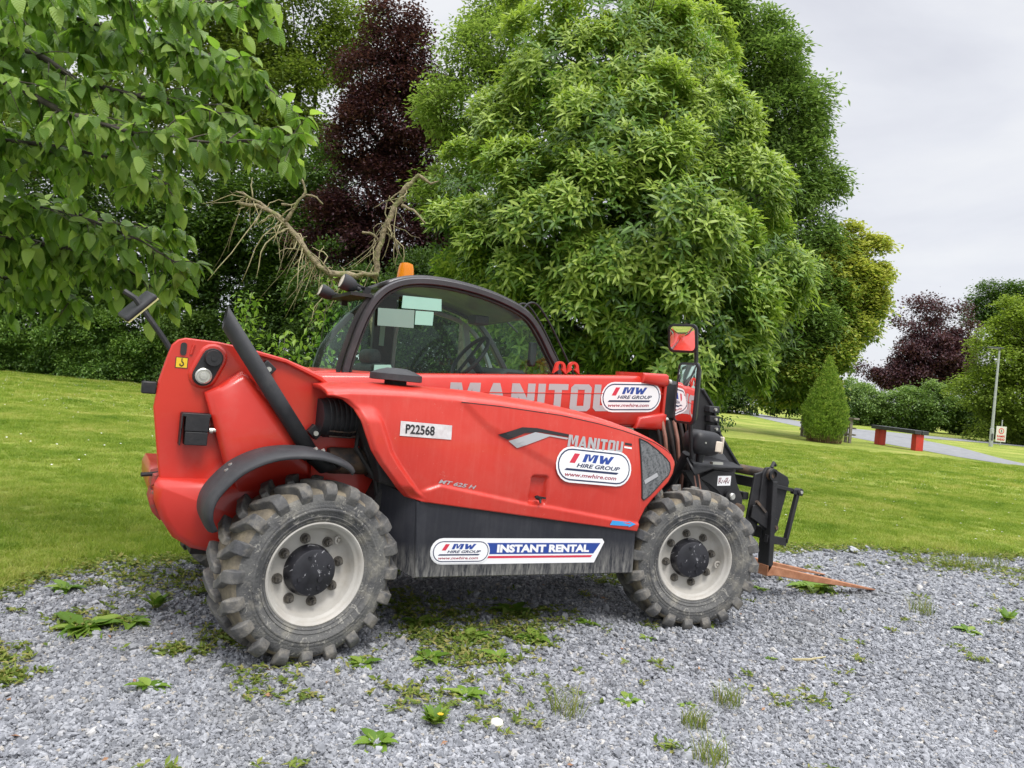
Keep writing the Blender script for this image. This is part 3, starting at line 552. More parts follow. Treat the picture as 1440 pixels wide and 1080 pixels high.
tree('oak_tree', 'dark green tree behind the dead limb, left of the copper beech', [dk[i] for i in (0, 1, 2, 5, 8)]+[(-8.2, 34, 6.5, 2.2)], 8500, .2, .13, L_dark, (-11, 34.5), 12, 6, 'layer', M_barkd, trunk=.3, inner=.25, spread=.45)
tree('oak_tree', 'dark green tree in the shade left of the slanted black pipe', [dk[i] for i in (3, 4, 6)]+[(-17, 34.5, 3.2, 2.3), (-13.6, 34.6, 2.6, 2.1)], 7000, .2, .13, L_dark, (-15.5, 34.8), 13, 6, 'layer', M_barkd, trunk=.3, inner=.25, spread=.45)
tree('oak_tree', 'dark tree at the far left edge behind the hanging leaves', [dk[7], (-24, 34, 4.5, 3.2), (-20.5, 34, 4.2, 2.4), (-20, 35, 2.2, 2.3)], 5000, .22, .14, L_dark, (-23, 35), 14, 6, 'layer', M_barkd, trunk=.3, inner=.25, spread=.45)
hl = TREES['hedge_left']
for i, (ix, lb) in enumerate([((0, 10, 11), 'leafy green shrub at the left edge of the lawn'), ((1, 3), 'rounded green shrub, second from the left edge of the lawn'), ((2, 9, 4), 'green shrub at the lawn edge just left of the rear mirror'), ((5,), 'low shrub seen behind the rear mirror arm'), ((6, 7), 'low dark shrub behind the black slanted pipe'), ((8,), 'dark shrub seen just left of the cab rear window')]):
    b = [hl[j] for j in ix]; c = np.mean(b, 0); b = b+[(q[0]+.3*s_, q[1]-.2, .55, .95) for q in b for s_ in (-2.2, 1.6)]
    tree('laurel_shrub', lb, b, 3200*len(ix), .13, .075, L_hedge if i in (0, 1, 2) else L_dark, (c[0], c[1]+.3), 20+i, 5, 'spray', group='shrubs along the back of the lawn', cat='shrub', trunk=.07, inner=.2, spread=.28, nolimb=True, tintz=.4, extra=160, rough=.5, boughs=26*len(ix), bough_r=.4)
dm = TREES['darkmid']
tree('yew_tree', 'dark bush behind the dead limb and cab roof', dm[:2]+[(-2.9, 26.6, 2.8, 1.9), (-2.6, 26.8, 4.8, 1.7), (-4.5, 26, 1.9, 1.6), (-6.3, 26.3, 1.6, 1.5)], 6500, .15, .08, L_dark, (-5, 26.5), 31, 7, 'spray', M_barkd, cat='bush', trunk=.15, inner=.3, spread=.3)
tree('yew_tree', 'dark bush seen through the cab glass under the chestnut', dm[2:]+[(-1.5, 26, 1.8, 1.8), (.5, 26.5, 1.2, 1.5), (3, 26.5, 1.5, 1.6), (5, 27, 1.5, 1.6), (7, 28, 1.4, 1.4)], 9000, .15, .08, L_dark, (1, 26.8), 32, 6, 'spray', M_barkd, cat='bush', trunk=.15, inner=.3, spread=.3)
tree('hedge_bush', 'dark hedge in the shade beyond the lawn, left of the conifer', TREES['hedgemid']+[(33.5, 80, 2.6, 2.2), (16, 80, 3.2, 3), (28, 79.5, 3.8, 2.4), (22, 79.5, 3.8, 2.8)], 6500, .3, .2, L_dark, (26, 81), 33, 5, 'spray', cat='hedge', trunk=.15, inner=.2, spread=.6, nolimb=True)
tree('hedge_bush', 'grey-green bush just right of the pointed conifer across the road', TREES['bush_r1'], 4500, .26, .16, L_ash, (37.2, 82.5), 34, 5, 'spray', cat='bush', trunk=.12, inner=.2, spread=.5, nolimb=True)
tree('hedge_bush', 'wide rounded green bush across the road behind the red-legged barrier', TREES['bush_r2']+[(49, 80, 2.2, 1.8), (40, 81, 1.8, 1.6)], 8500, .26, .16, L_ash, (43.5, 80.5), 35, 5, 'layer', cat='bush', trunk=.2, inner=.2, spread=.5)
tree('hedge_bush', 'dark bush low behind the lamp post', TREES['fill_r']+[(53, 78, 2, 2.2)], 5000, .26, .16, L_dark, (50, 78.5), 36, 5, 'spray', cat='bush', trunk=.12, inner=.2, spread=.5, nolimb=True)
tree('copper_beech_tree', 'distant purple copper beech with a sparse spiky top, on the right', TREES['copper_r'], 9000, .32, .22, L_cop, (54.5, 100.5), 37, 5, 'spray', M_barkd, trunk=.4, inner=.2, spread=.8, extra=500)
tree('copper_beech_tree', 'thin-leaved dark tree poking up behind the distant purple beech', TREES['copper_top'], 900, .36, .24, L_cop, (54.8, 103), 38, 5, 'spray', M_barkd, trunk=.3, inner=.1, spread=1.3, extra=150, trunk_top=.9)
tree('oak_tree', 'distant dull green tree behind the lamp post head', TREES['green_far'], 5500, .4, .28, L_dark, (76, 121), 39, 5, 'layer', M_barkd, trunk=.5, inner=.12, spread=1.2, extra=200)
tree('sycamore_tree', 'large spreading yellow-green tree at the right edge behind the lamp post', TREES['right_big'], 17000, .26, .18, L_far, (46.5, 67), 40, 5, 'layer', trunk=.45, inner=.2, spread=.55, rough=.3, extra=300)

# conifer
cf = LAY['conifer']; H = 4.5
bl = [(cf[0], cf[1], z, r) for z, r in ((.75, .95), (1.15, 1.08), (1.6, 1.05), (2.05, .92), (2.5, .76), (2.95, .60), (3.4, .44), (3.8, .30), (4.15, .18), (4.4, .1))]
tree('conifer_shrub', 'pointed bright green conifer standing alone on the lawn', bl, 9000, .11, .05, L_con, cf, 50, 5, 'upright', cat='conifer', trunk=.1, inner=.1, rough=.09, spread=.09, nolimb=True, tintz=.3)
mb = MB(); rr = random.Random(3)
for i in range(160):
    a = rr.uniform(0, 6.28); q = rr.uniform(.5, .85); p = G(cf[0], cf[1], 0)+Vector((cos(a)*q, sin(a)*q, .05)); mb.tube([p*1.0, p+Vector((cos(a)*.12, sin(a)*.12, rr.uniform(.3, .55)))], [.012, .004], 4, cap=False)
o = mb.build('dead_skirt', pmat('dry_twig', (.10, .055, .03), (.2, .12, .06), 8, .9), bpy.data.objects['conifer_shrub'], angle=180)

# ------------------------------------------------------------------ overhanging tree, upper left
def broad_leaf(seed):
    r = random.Random(seed); n = 6; V = []; F = []; T = []
    bend = r.uniform(.15, .45); tw = r.uniform(-.25, .25); wv = r.uniform(-.04, .04)
    for i in range(n+1):
        t = i/n; w_ = .56*(sin(pi*min(1, t**.72))**.85)/2 if 0 < i < n else 0.0; zc = -bend*t*t
        for j in (-1, 0, 1): V.append((t, j*w_*cos(tw*t), zc+abs(j)*w_*.32+j*w_*sin(tw*t)*.8+wv*sin(t*14)*abs(j)))
    for i in range(n):
        for j in (0, 1):
            a = 3*i+j; F += [(a, a+3, a+4), (a, a+4, a+1)]
    return np.array(V), F
def cherry_mat():
    m = leafmat('cherry_leaf', (.075, .16, .02), (.19, .33, .05), (.38, .52, .12), .5, .34, spec=.5); nt = m.node_tree; b = nt.nodes['Principled BSDF']; L = nt.links.new
    uv = N(nt, 'ShaderNodeAttribute', attribute_name='lc'); sx = N(nt, 'ShaderNodeSeparateXYZ'); L(uv.outputs['Vector'], sx.inputs[0])
    ab = N(nt, 'ShaderNodeMath', operation='ABSOLUTE'); L(sx.outputs['Y'], ab.inputs[0])
    m1 = N(nt, 'ShaderNodeMath', operation='MULTIPLY', ); m1.inputs[1].default_value = 1.1; L(ab.outputs[0], m1.inputs[0])
    sb = N(nt, 'ShaderNodeMath', operation='SUBTRACT'); L(sx.outputs['X'], sb.inputs[0]); L(m1.outputs[0], sb.inputs[1])
    m2 = N(nt, 'ShaderNodeMath', operation='MULTIPLY'); m2.inputs[1].default_value = 52; L(sb.outputs[0], m2.inputs[0]); sn = N(nt, 'ShaderNodeMath', operation='SINE'); L(m2.outputs[0], sn.inputs[0])
    bp = N(nt, 'ShaderNodeBump', i_Strength=.5, i_Distance=.004); L(sn.outputs[0], bp.inputs['Height']); L(bp.outputs[0], b.inputs['Normal'])
    return m
L_cherry = cherry_mat()
LV = [broad_leaf(i) for i in range(5)]
LM = []
for i, (V, F) in enumerate(LV):
    for tn in (.15, .45, .8): LM.append(npmesh('leaf', V, F, [L_cherry], True, {'tint': ('FACE', 'FLOAT', np.full(len(F), tn)), 'lc': ('POINT', 'FLOAT_VECTOR', V)}))
ot = empty('overhanging_tree', G(-5.2, 4.8, 0), 'leafy tree outside the left edge whose branches hang in at the top left', 'tree')
mb = MB(); mb.tube([G(-5.2, 4.8, -.2), G(-5.15, 4.75, 1.2), G(-5.0, 4.6, 2.4), G(-4.9, 4.5, 4)], [.2, .16, .13, .09], 12); mb.build('trunk', M_bark, ot, angle=180)
rl = random.Random(21); leaves = []; tw = MB()
for bn, pts in BR.items():
    P = [G(-5.05, 4.65, 1.9+rl.random()*.6)]+[G(*q) for q in pts]; n = len(P)
    b = MB(); b.tube(P, [max(.004, (.034 if bn in ('b1', 'b2', 'b5') else .024)*(1-i/(n-.5))) for i in range(n)], 7); b.build('branch', M_barkd, ot, angle=180)
    cum = [0]
    for i in range(1, n): cum.append(cum[-1]+(P[i]-P[i-1]).length)
    def at(s):
        for i in range(1, n):
            if s <= cum[i]: t = (s-cum[i-1])/(cum[i]-cum[i-1]); return P[i-1].lerp(P[i], t), (P[i]-P[i-1]).normalized()
        return P[-1], (P[-1]-P[-2]).normalized()
    s = cum[2]*.75
    while s < cum[-1]:
        p, d = at(s); side = rl.choice((-1, 1)); s += .030
        td = (d*.75+Vector((rl.gauss(0, .5), rl.gauss(0, .6), rl.gauss(-.15, .5)))).normalized(); ln = rl.uniform(.16, .42)*(1-.4*s/cum[-1]); q = [p]
        for k in range(4): q.append(q[-1]+(td+Vector((0, 0, -.14*k))).normalized()*ln/4)
        tw.tube(q, [.005, .004, .003, .002, .0015], 4, cap=False)
        for k in range(1, 5):
            for u in (0, 1):
                if rl.random() < .12: continue
                bp = q[k-1].lerp(q[k], rl.random()); dr = (td*.45+Vector((rl.gauss(0, .5), rl.gauss(0, .5), -.7+rl.gauss(0, .38)))).normalized()
                leaves.append((bp, dr, rl.uniform(.07, .125)))
        leaves.append((q[-1], (td+Vector((0, 0, -.7))).normalized(), rl.uniform(.08, .13)))
tw.build('twigs', M_bark, ot, angle=180)
tag([o for o in ot.children if o.name.startswith('twigs')][0], kind='stuff')
def leaf_rot(d):
    up = Vector((rl.gauss(0, .45), rl.gauss(0, .45), 1))-FH*.35; x = d.normalized(); y = up.cross(x).normalized(); z = x.cross(y); return Matrix((x, y, z)).transposed()
def inview(p):
    q = p-CAM; z = q.dot(f_); return z > .3 and abs(q.dot(r2)/z*1082.9) < 760 and abs(q.dot(u2)/z*1082.9) < 580
leaves.sort(key=lambda l: (0 if inview(l[0]) else 50)+(l[0]-CAM).length-l[2]*8)
VV = []; FF = []; TT = []; LC = []; k = 0
for i, (p, d, L_) in enumerate(leaves):
    Rm = leaf_rot(d)
    if i < 300:
        o = link('leaf', LM[rl.randrange(15)], ot, p-ot.location); o.rotation_euler = Rm.to_euler(); o.scale = (L_, L_, L_)
    else:
        V, F = LV[i % 5]; VV.append(V*L_ @ np.array(Rm).T+np.array(p-ot.location)); FF.append(np.array(F)+k); k += len(V); TT.append(np.full(len(F), rl.random())); LC.append(V)
tag(link('foliage', npmesh('foliage', np.concatenate(VV), np.concatenate(FF), [L_cherry], True, {'tint': ('FACE', 'FLOAT', np.concatenate(TT)), 'lc': ('POINT', 'FLOAT_VECTOR', np.concatenate(LC))}), ot), kind='stuff')

# ------------------------------------------------------------------ dead limb behind the cab
M_dead = pmat('mossy_dead_wood', (.13, .105, .06), (.34, .28, .17), 26, .9, dirt=((.16, .19, .05), 9, .5, .6, .75), bump=1.5, bscale=60)
M_twig = pmat('pale_twig', (.32, .27, .13), (.48, .43, .26), 10, .85)
dl = empty('dead_limb', G(-1.25, 7.2, 0), 'broken bare tree limb with drooping pale twigs sticking up behind the cab', 'dead tree')
rd = random.Random(8); P = [G(*q) for q in DEAD['limb']]+[G(-1.25, 7.25, -.1)]
mb = MB()
def rough_tube(mb, P, R, n=9):
    Q = []; RR = []
    for i in range(len(P)-1):
        for t in (0, .33, .66): Q.append(P[i].lerp(P[i+1], t)+Vector((rd.gauss(0, 1), rd.gauss(0, 1), rd.gauss(0, 1)))*R[i]*.30); RR.append((R[i]*(1-t)+R[i+1]*t)*rd.uniform(.78, 1.25))
    Q.append(P[-1]); RR.append(R[-1]); mb.tube(Q, RR, n)
rough_tube(mb, P, [.009, .017, .022, .025, .027, .030, .036, .045, .07, .10]); mb.build('limb', M_dead, dl, angle=180)
mb = MB(); rough_tube(mb, [G(*q) for q in DEAD['stem2']], [.036, .031, .027, .024, .021, .017, .010, .004]); mb.build('fork', M_dead, dl, angle=180)
for nm, R in (('side', .02), ('up', .018), ('up2', .011), ('up3', .012), ('st3', .016), ('st4', .012), ('base', .034)):
    mb = MB(); q = [G(*a) for a in DEAD[nm]]; rough_tube(mb, q, [R*(1-.6*i/len(q)) for i in range(len(q))], 7); mb.build('side_branch', M_dead, dl, angle=180)
lim = [G(*q) for q in DEAD['limb'][:7]]; st = [G(*q) for q in DEAD['stem2'][:6]]
def along(L, t): t *= len(L)-1; i = min(int(t), len(L)-2); return L[i].lerp(L[i+1], t-i)
for i in range(135):
    if i < 100: p = along(lim, min(.98, rd.uniform(.06, 1.0)))
    else: p = along(st, rd.uniform(0, .75))
    an = rd.gauss(-1.9, .55) if i < 100 else rd.gauss(-1.7, .7); hh = rd.choice((rd.uniform(.08, .25), rd.uniform(.2, .6)))
    if i < 4: hh = rd.uniform(.65, .9); an = -2.05-.05*i; p = along(lim, .06+.14*i)
    if i % 6 == 5: an = rd.uniform(.4, 2.6); hh *= .5
    dr = RH*cos(an)+Vector((0, 0, sin(an)))+FH*rd.gauss(0, .25); sdw = RH*rd.gauss(0, .12)+Vector((0, 0, rd.gauss(.08, .08)))
    q = [p+dr*hh*t+sdw*hh*sin(pi*min(1, t*1.1))+Vector((rd.gauss(0, .008), 0, rd.gauss(0, .008)))*(t > 0) for t in (0, .2, .4, .6, .8, 1)]
    rr0 = rd.uniform(.003, .007); mb = MB(); mb.tube(q, [rr0, rr0, rr0*.9, rr0*.8, rr0*.65, rr0*.45], 5); mb.build('twig', M_twig if i % 3 else M_dead, dl, angle=180)
# two leafy sapling shoots between the machine and the wood
L_shoot = leafmat('shoot_leaf', (.07, .15, .015), (.15, .27, .03), (.26, .38, .06), .4, .45)
for lat, dep, h0, h1, lb, sw in ((-2.63, 7.6, .4, 2.02, 'slender light green leafy shoot rising behind the red engine frame', .08), (-1.72, 7.0, .3, 2.15, 'leafy climbing shoot behind the rear cab window, below the work lamps', .17), (-2.05, 7.0, .3, 1.62, 'small leafy sapling behind the rear cab glass corner', .13)):
    rt = empty('leafy_shoot', G(lat, dep, 0), lb, 'sapling'); mb = MB(); q = [G(lat+.05*sin(z*3), dep, z) for z in np.linspace(-.05, h1, 8)]; mb.tube(q, [.012*(1-i/8.5) for i in range(8)], 5); mb.build('stem', M_bark, rt, angle=180)
    r = np.random.default_rng(int(h1*100)); n = 460; z = r.uniform(h0, h1, n); B = GV(np.stack([lat+.05*np.sin(z*3)+r.normal(0, sw, n), dep+r.normal(0, sw, n), z], 1)); D = unit(r.normal(0, .6, (n, 3))+[0, 0, -.3]); U = unit(r.normal(0, .4, (n, 3))+[0, 0, 1])
    V, F, k = leaf_geo(B, D, U, r.uniform(.04, .08, n), r.uniform(.025, .045, n), .2); link('leaves', npmesh('leaves', V-np.array(rt.location), F, [L_shoot], False, {'tint': ('FACE', 'FLOAT', np.repeat(r.uniform(0, 1, n), k))}), rt)

# ------------------------------------------------------------------ street furniture
M_conc = pmat('lamp_post_paint', (.30, .32, .32), (.42, .44, .43), 5, .6, bump=.1)
M_dgrey = plain('dark_grey_metal', (.05, .055, .06), .5)
la = LAY['lamp']; g0 = terr(la[1]); rt = empty('street_lamp', G(la[0], la[1], g0), 'tall grey street lamp post with small dark head beside the road', 'street lamp')
mb = MB(); mb.tube([G(la[0], la[1], g0-.2), G(la[0], la[1], g0+1.3), G(la[0], la[1], g0+1.32), G(la[0], la[1], g0+7.1)], [.14, .13, .1, .06], 14); mb.build('post', M_conc, rt)
mb = MB(); c = G(la[0]-.3, la[1], g0+7.16); R = Matrix.Rotation(math.atan2(RH.y, RH.x), 3, 'Z'); mb.box(c, (1.1, .3, .1), R); mb.tube([G(la[0], la[1], g0+7.0), G(la[0], la[1], g0+7.2)], .09, 10); mb.build('lamp_head', M_dgrey, rt, bevel=.03)
mb = MB(); mb.box(G(la[0]-.4, la[1], g0+7.1), (.7, .24, .04), R); mb.build('lens', plain('lamp_lens', (.5, .5, .48), .2), rt)
mb = MB(); mb.box(G(la[0]-.03, la[1]-.135, g0+.7), (.12, .02, .5), R); mb.build('access_door', M_dgrey, rt)
# road sign
sg = [38.3, 60.0]; g0 = terr(sg[1]); rt = empty('road_sign', G(sg[0], sg[1], g0), 'small white sign with a red ring on a short post behind the lamp post', 'sign')
M_white = plain('white_print', (.78, .78, .78), .45); M_redp = plain('red_print', (.6, .04, .04), .5); M_black = plain('black_print', (.015, .015, .018), .5)
M_tan = plain('sign_face', (.66, .64, .58), .5)
mb = MB(); mb.tube([G(sg[0]+.05, sg[1]+.06, g0-.1), G(sg[0]+.05, sg[1]+.06, g0+2.0)], .04, 8); mb.build('post', M_conc, rt)
def sp_(a, b, e=0.0): return G(sg[0]+a*.8, sg[1]-e, g0+b*.85)
mb = MB(); mb.box(sp_(0, 1.05), (.78, .03, 1.2), R, 0)
def pj(e): return lambda a, b: sp_(a, b, e)
mb.flat([(.27*cos(t), 1.32+.27*sin(t)) for t in np.linspace(0, 2*pi, 25)[:-1]], pj(.022), 1); mb.flat([(.19*cos(t), 1.32+.19*sin(t)) for t in np.linspace(0, 2*pi, 25)[:-1]], pj(.026), 0)
mb.text('5', (-.08, 1.2, .08, 1.44), pj(.03), 2, .03); mb.text('RAMPS', (-.38, .74, .38, .94), pj(.03), 1, .03); mb.text('AHEAD', (-.38, .46, .38, .66), pj(.03), 1, .03)
mb.build('sign_plate', [M_tan, M_redp, M_black], rt)
# barrier with red block legs
b0, b1 = [19.75, 41.2], [22.0, 40.2]; b0 = [20.75, 43.0]; b1 = [21.35, 40.2]
M_redleg = pmat('red_painted_block', (.55, .035, .02), (.45, .03, .02), 6, .6, dirt=((.2, .1, .06), 5, .5, .7, .3)); M_beam = pmat('dark_beam', (.025, .027, .03), (.05, .055, .055), 5, .6)
A = G(*b0, terr(b0[1])); B = G(*b1, terr(b1[1])); rt = empty('barrier_bench', (A+B)/2*Vector((1, 1, 0)).x if False else (A+B)/2, 'low bench with two chunky red legs and a dark plank top by the road', 'bench'); ax = (B-A).normalized(); Rz = Matrix.Rotation(math.atan2(ax.y, ax.x), 3, 'Z')
for P_ in (A, B):
    mb = MB(); mb.box(P_+Vector((0, 0, .42)), (.36, .46, .86), Rz); mb.build('leg', M_redleg, rt, bevel=.02)
for off in (-.22, .22):
    mb = MB(); mb.tube([], .1) if False else None; n_ = Vector((-ax.y, ax.x, 0)); c0, c1 = A-ax*.28+n_*off+Vector((0, 0, .96)), B+ax*.28+n_*off+Vector((0, 0, .96)); q = (c1-c0); Rr = q.to_track_quat('X', 'Z').to_matrix(); mb.box((c0+c1)/2, (q.length, .4, .2), Rr); mb.build('plank', M_beam, rt, bevel=.02)
# weathered wooden bench behind the conifer
M_wood = pmat('weathered_wood', (.14, .12, .10), (.26, .23, .19), 12, .9, bump=.5)
rt = empty('wooden_bench', G(18.3, 43.0, terr(43)), 'weathered wooden seat end showing just right of the pointed conifer', 'bench'); g0 = terr(42)
for la_, dp in ((18.35, 41.4), (18.35, 41.9), (16.9, 43.9), (16.9, 44.4)):
    mb = MB(); mb.box(G(la_, dp, g0+.62), (.14, .14, 1.35), R); mb.build('leg', M_wood, rt, bevel=.01)
for zz, wd in ((1.32, .5), (.45, .12), (.8, .1)):
    mb = MB(); a = G(18.6, 41.3, g0+zz); b = G(16.7, 44.2, g0+zz); q = b-a; mb.box((a+b)/2, (q.length, wd, .09), q.to_track_quat('X', 'Z').to_matrix()); mb.build('board', M_wood, rt, bevel=.01)
# ------------------------------------------------------------------ telehandler
RED = pmat('red_paint', (.54, .028, .016), (.61, .038, .022), 2.2, .33, .45, coat=.25, dirt=((.60, .20, .15), 3.0, .5, .75, .2), streak=((.68, .26, .20), .08, 45), low=((.30, .22, .17), .35, .62, .35), scr=((.55, .28, .22), 38, .67, .45))
REDC = pmat('red_paint_clean', (.52, .024, .013), (.58, .031, .018), 2.2, .35, coat=.25, dirt=((.45, .16, .12), 4.0, .52, .75, .2), scr=((.3, .2, .18), 40, .72, .3))
BPL = pmat('clean_black_plastic', (.008, .008, .010), (.013, .013, .016), 8, .42, .55, dirt=((.10, .10, .10), 5, .55, .8, .25))
PLAS = pmat('black_plastic', (.020, .0205, .024), (.034, .035, .039), 8, .55, .7, dirt=((.14, .135, .13), 5, .52, .78, .3), bump=.12, bscale=300)
PANEL = pmat('black_side_panel', (.012, .013, .019), (.020, .021, .029), 3, .42, .55, dirt=((.14, .14, .14), 4, .5, .8, .15), low=((.36, .35, .32), .34, .52, .8), scr=((.4, .4, .4), 60, .72, .4), streak=((.16, .16, .17), .08, 60))
DARK = pmat('dark_steel', (.009, .009, .011), (.020, .019, .021), 6, .45, .7, dirt=((.085, .065, .05), 7, .55, .75, .35), scr=((.28, .26, .24), 30, .70, .4), bump=.15, bscale=50)
WORN = pmat('worn_steel', (.03, .028, .028), (.10, .07, .05), 14, .5, .75, dirt=((.22, .13, .07), 9, .5, .65, .6), bump=.2, bscale=60)
SHAD = pmat('greasy_black', (.012, .012, .014), (.03, .028, .026), 8, .7)
RUBB = pmat('dusty_rubber', (.05, .051, .055), (.15, .148, .14), 6, .7, .9, dirt=((.30, .28, .23), 9, .5, .64, .6), scr=((.45, .43, .38), 17, .60, .5), bump=.5, bscale=90, detail=10)
TREAD = pmat('muddy_tread', (.10, .09, .075), (.24, .20, .14), 9, .8, .95, dirt=((.33, .28, .20), 10, .46, .66, .7), bump=.4, bscale=70, detail=10)
LUG = pmat('lug_rubber', (.055, .056, .06), (.15, .145, .135), 9, .7, .9, dirt=((.30, .27, .22), 14, .48, .66, .6), bump=.3, bscale=90)
RIM = pmat('rim_paint', (.42, .40, .36), (.53, .51, .47), 5, .45, .6, dirt=((.34, .29, .22), 7, .5, .75, .55), scr=((.25, .2, .15), 45, .72, .5))
HUBM = pmat('hub_black', (.012, .012, .016), (.028, .028, .034), 9, .3, .5, scr=((.45, .45, .47), 11, .62, .7))
NUT = pmat('nut_steel', (.09, .085, .08), (.2, .18, .15), 40, .5, metal=.6)
FORK = pmat('rusty_fork', (.30, .12, .055), (.46, .22, .12), 12, .6, .8, dirt=((.22, .08, .03), 8, .45, .7, .7), scr=((.6, .4, .28), 40, .68, .5))
STEEL = plain('bright_steel', (.55, .54, .5), .35, .7)
WHT = plain('sticker_white', (.84, .84, .85), .35); NAVY = plain('sticker_navy', (.015, .025, .085), .35); BLUE = plain('sticker_blue', (.02, .06, .30), .35)
REDS = plain('sticker_red', (.62, .035, .07), .35); MAR = plain('sticker_maroon', (.33, .02, .05), .4); GREY = plain('decal_grey', (.40, .40, .41), .45); BLKD = plain('decal_black', (.02, .018, .02), .45)
DKG = plain('decal_dark_red', (.25, .01, .01), .5)
MINT = pmat('frosted_film', (.27, .52, .42), (.30, .56, .46), 3, .5); MINT2 = pmat('frosted_film_grey', (.17, .28, .235), (.20, .31, .26), 3, .5)
YEL = plain('yellow_print', (.75, .50, .02), .45); CYAN = plain('blue_print', (.03, .28, .62), .4)
MIRR = plain('mirror_glass', (.85, .85, .85), .03, 1.0)
FRAME = pmat('cab_frame_paint', (.030, .027, .031), (.045, .040, .045), 5, .34, .45, coat=.2, dirt=((.12, .115, .12), 6, .55, .75, .25))
def glass(name, tint, k=1.0):
    m = bpy.data.materials.new(name); m.use_nodes = True; nt = m.node_tree; nt.nodes.clear(); o = N(nt, 'ShaderNodeOutputMaterial')
    t = N(nt, 'ShaderNodeBsdfTransparent'); t.inputs['Color'].default_value = (*tint, 1); g = N(nt, 'ShaderNodeBsdfGlossy', i_Roughness=.02); g.inputs['Color'].default_value = (.8, .9, .88, 1)
    f = N(nt, 'ShaderNodeLayerWeight', i_Blend=.5); pw = N(nt, 'ShaderNodeMath', operation='POWER'); pw.inputs[1].default_value = 5.0; nt.links.new(f.outputs['Facing'], pw.inputs[0])
    mu = N(nt, 'ShaderNodeMath', operation='MULTIPLY_ADD'); mu.inputs[1].default_value = k*.9; mu.inputs[2].default_value = .03; nt.links.new(pw.outputs[0], mu.inputs[0])
    x = N(nt, 'ShaderNodeMixShader'); nt.links.new(mu.outputs[0], x.inputs[0]); nt.links.new(t.outputs[0], x.inputs[1]); nt.links.new(g.outputs[0], x.inputs[2]); nt.links.new(x.outputs[0], o.inputs['Surface']); return m
GLS = glass('tinted_glass', (.80, .92, .86), .75); GLR = glass('rear_tinted_glass', (.72, .90, .78), .35)
AMB = bpy.data.materials.new('amber_lens'); AMB.use_nodes = True; b_ = AMB.node_tree.nodes['Principled BSDF']; b_.inputs['Base Color'].default_value = (.95, .30, .01, 1); b_.inputs['Transmission Weight'].default_value = .35; b_.inputs['Roughness'].default_value = .15
LENS = plain('clear_lens', (.7, .6, .5), .15)

TH = empty('telehandler', (0, 0, 0), 'red compact telehandler with black side panel and hire stickers parked on the gravel', 'telehandler')

# ---- engine cover
def sm(x, a, b): t = np.clip((x-a)/(b-a), 0, 1); return t*t*(3-2*t)
def zb_(x): return .72-.1154*(x-.56)
def zs_(x): return np.interp(x, [0, .12, .4, .69, .9, 1.28, 1.53, 1.7, 1.83, 1.96, 2.08, 2.14, 2.3], [1.20, 1.215, 1.225, 1.222, 1.217, 1.195, 1.165, 1.137, 1.11, 1.075, 1.03, .99, .88])
def zt_(x): return zs_(x)+np.interp(x, [0, .3, .9, 1.5, 1.9, 2.14], [.045, .055, .062, .058, .045, .03])
RE = [(.50, .722), (.44, .745), (.385, .79), (.335, .845), (.28, .905), (.235, .965), (.205, 1.03), (.175, 1.10), (.145, 1.15), (.09, 1.19), (.02, 1.215)]
FE = [(1.865, .56), (1.875, .62), (1.91, .70), (1.96, .755), (2.03, .81), (2.085, .85), (2.13, .90), (2.15, .95), (2.145, .975), (2.11, 1.012)]
def te(pt): x, z = pt; return (z-zb_(x))/(zs_(x)-zb_(x))
re_t = [te(p) for p in RE]; fe_t = [te(p) for p in FE]; re_t[0] = 0; re_t[-1] = 1; fe_t[0] = 0; fe_t[-1] = 1
def xr(t): return np.interp(t, re_t, [p[0] for p in RE])
def xf(t): return np.interp(t, fe_t, [p[0] for p in FE])
def hoodY(x, z):
    x = np.asarray(x, float); z = np.asarray(z, float); t = np.clip((z-zb_(x))/(zs_(x)-zb_(x)), 0, 1)
    y = -.800-.022*np.sin(pi*np.clip(t, 0, 1)*.9+.15)+.055*np.clip((x-1.75)/.4, 0, 1)**2
    s = x-xr(t); y = y-.030*(1-sm(s, .085, .125))*sm(t, 0.02, .15)*(1-sm(t, .72, .92))+.018*(1-sm(s, 0, .03))
    zl = np.interp(x, [.60, .70, .76, .85, 1.02, 1.26, 1.55, 1.87, 2.0], [1.27, 1.206, 1.153, 1.085, 1.008, .908, .815, .714, .67])
    y = y-.009*sm(z-zl, -.012, .045)*(1-sm(x, 1.5, 1.80))*sm(x, .62, .72)
    zl2 = np.interp(x, [.45, .53, .615, 1.11, 1.27, 1.85], [.77, .783, .812, .725, .708, .618]); y = y-.014*(1-sm(z-zl2, -.012, .004))*sm(x, .50, .56)
    dx = np.maximum(np.abs(x-1.18)-.035*(1+ (.85-z)*0.6), 0)/.02; dz = np.maximum(np.abs(z-.795)-.06, 0)/.02; r = np.sqrt(dx*dx+dz*dz); y = y+.035*(1-sm(r, .1, 1))
    return y
NX, NT = 230, 84
Vh = []; tt_ = np.r_[np.linspace(0, 1, NT), np.linspace(1, 2, 15)[1:], [2.5]]
for t in tt_:
    ts = min(t, 1); x0, x1 = xr(ts), xf(ts)
    for i in range(NX+1):
        x = x0+(x1-x0)*i/NX
        if t <= 1: z = zb_(x)+(zs_(x)-zb_(x))*t; y = float(hoodY(x, z)); z = float(z)
        else:
            ph = min(t-1, 1)*pi/2; y0 = float(hoodY(x, zs_(x))); z = float(zs_(x)+(zt_(x)-zs_(x))*sin(ph)); y = y0+(-.50-y0)*(1-cos(ph))
            if t > 2: y = -.30; z -= .01
        Vh.append((x, y, z))
n1 = NX+1; Fh = [(j*n1+i, j*n1+i+1, (j+1)*n1+i+1, (j+1)*n1+i) for j in range(len(tt_)-1) for i in range(NX)]
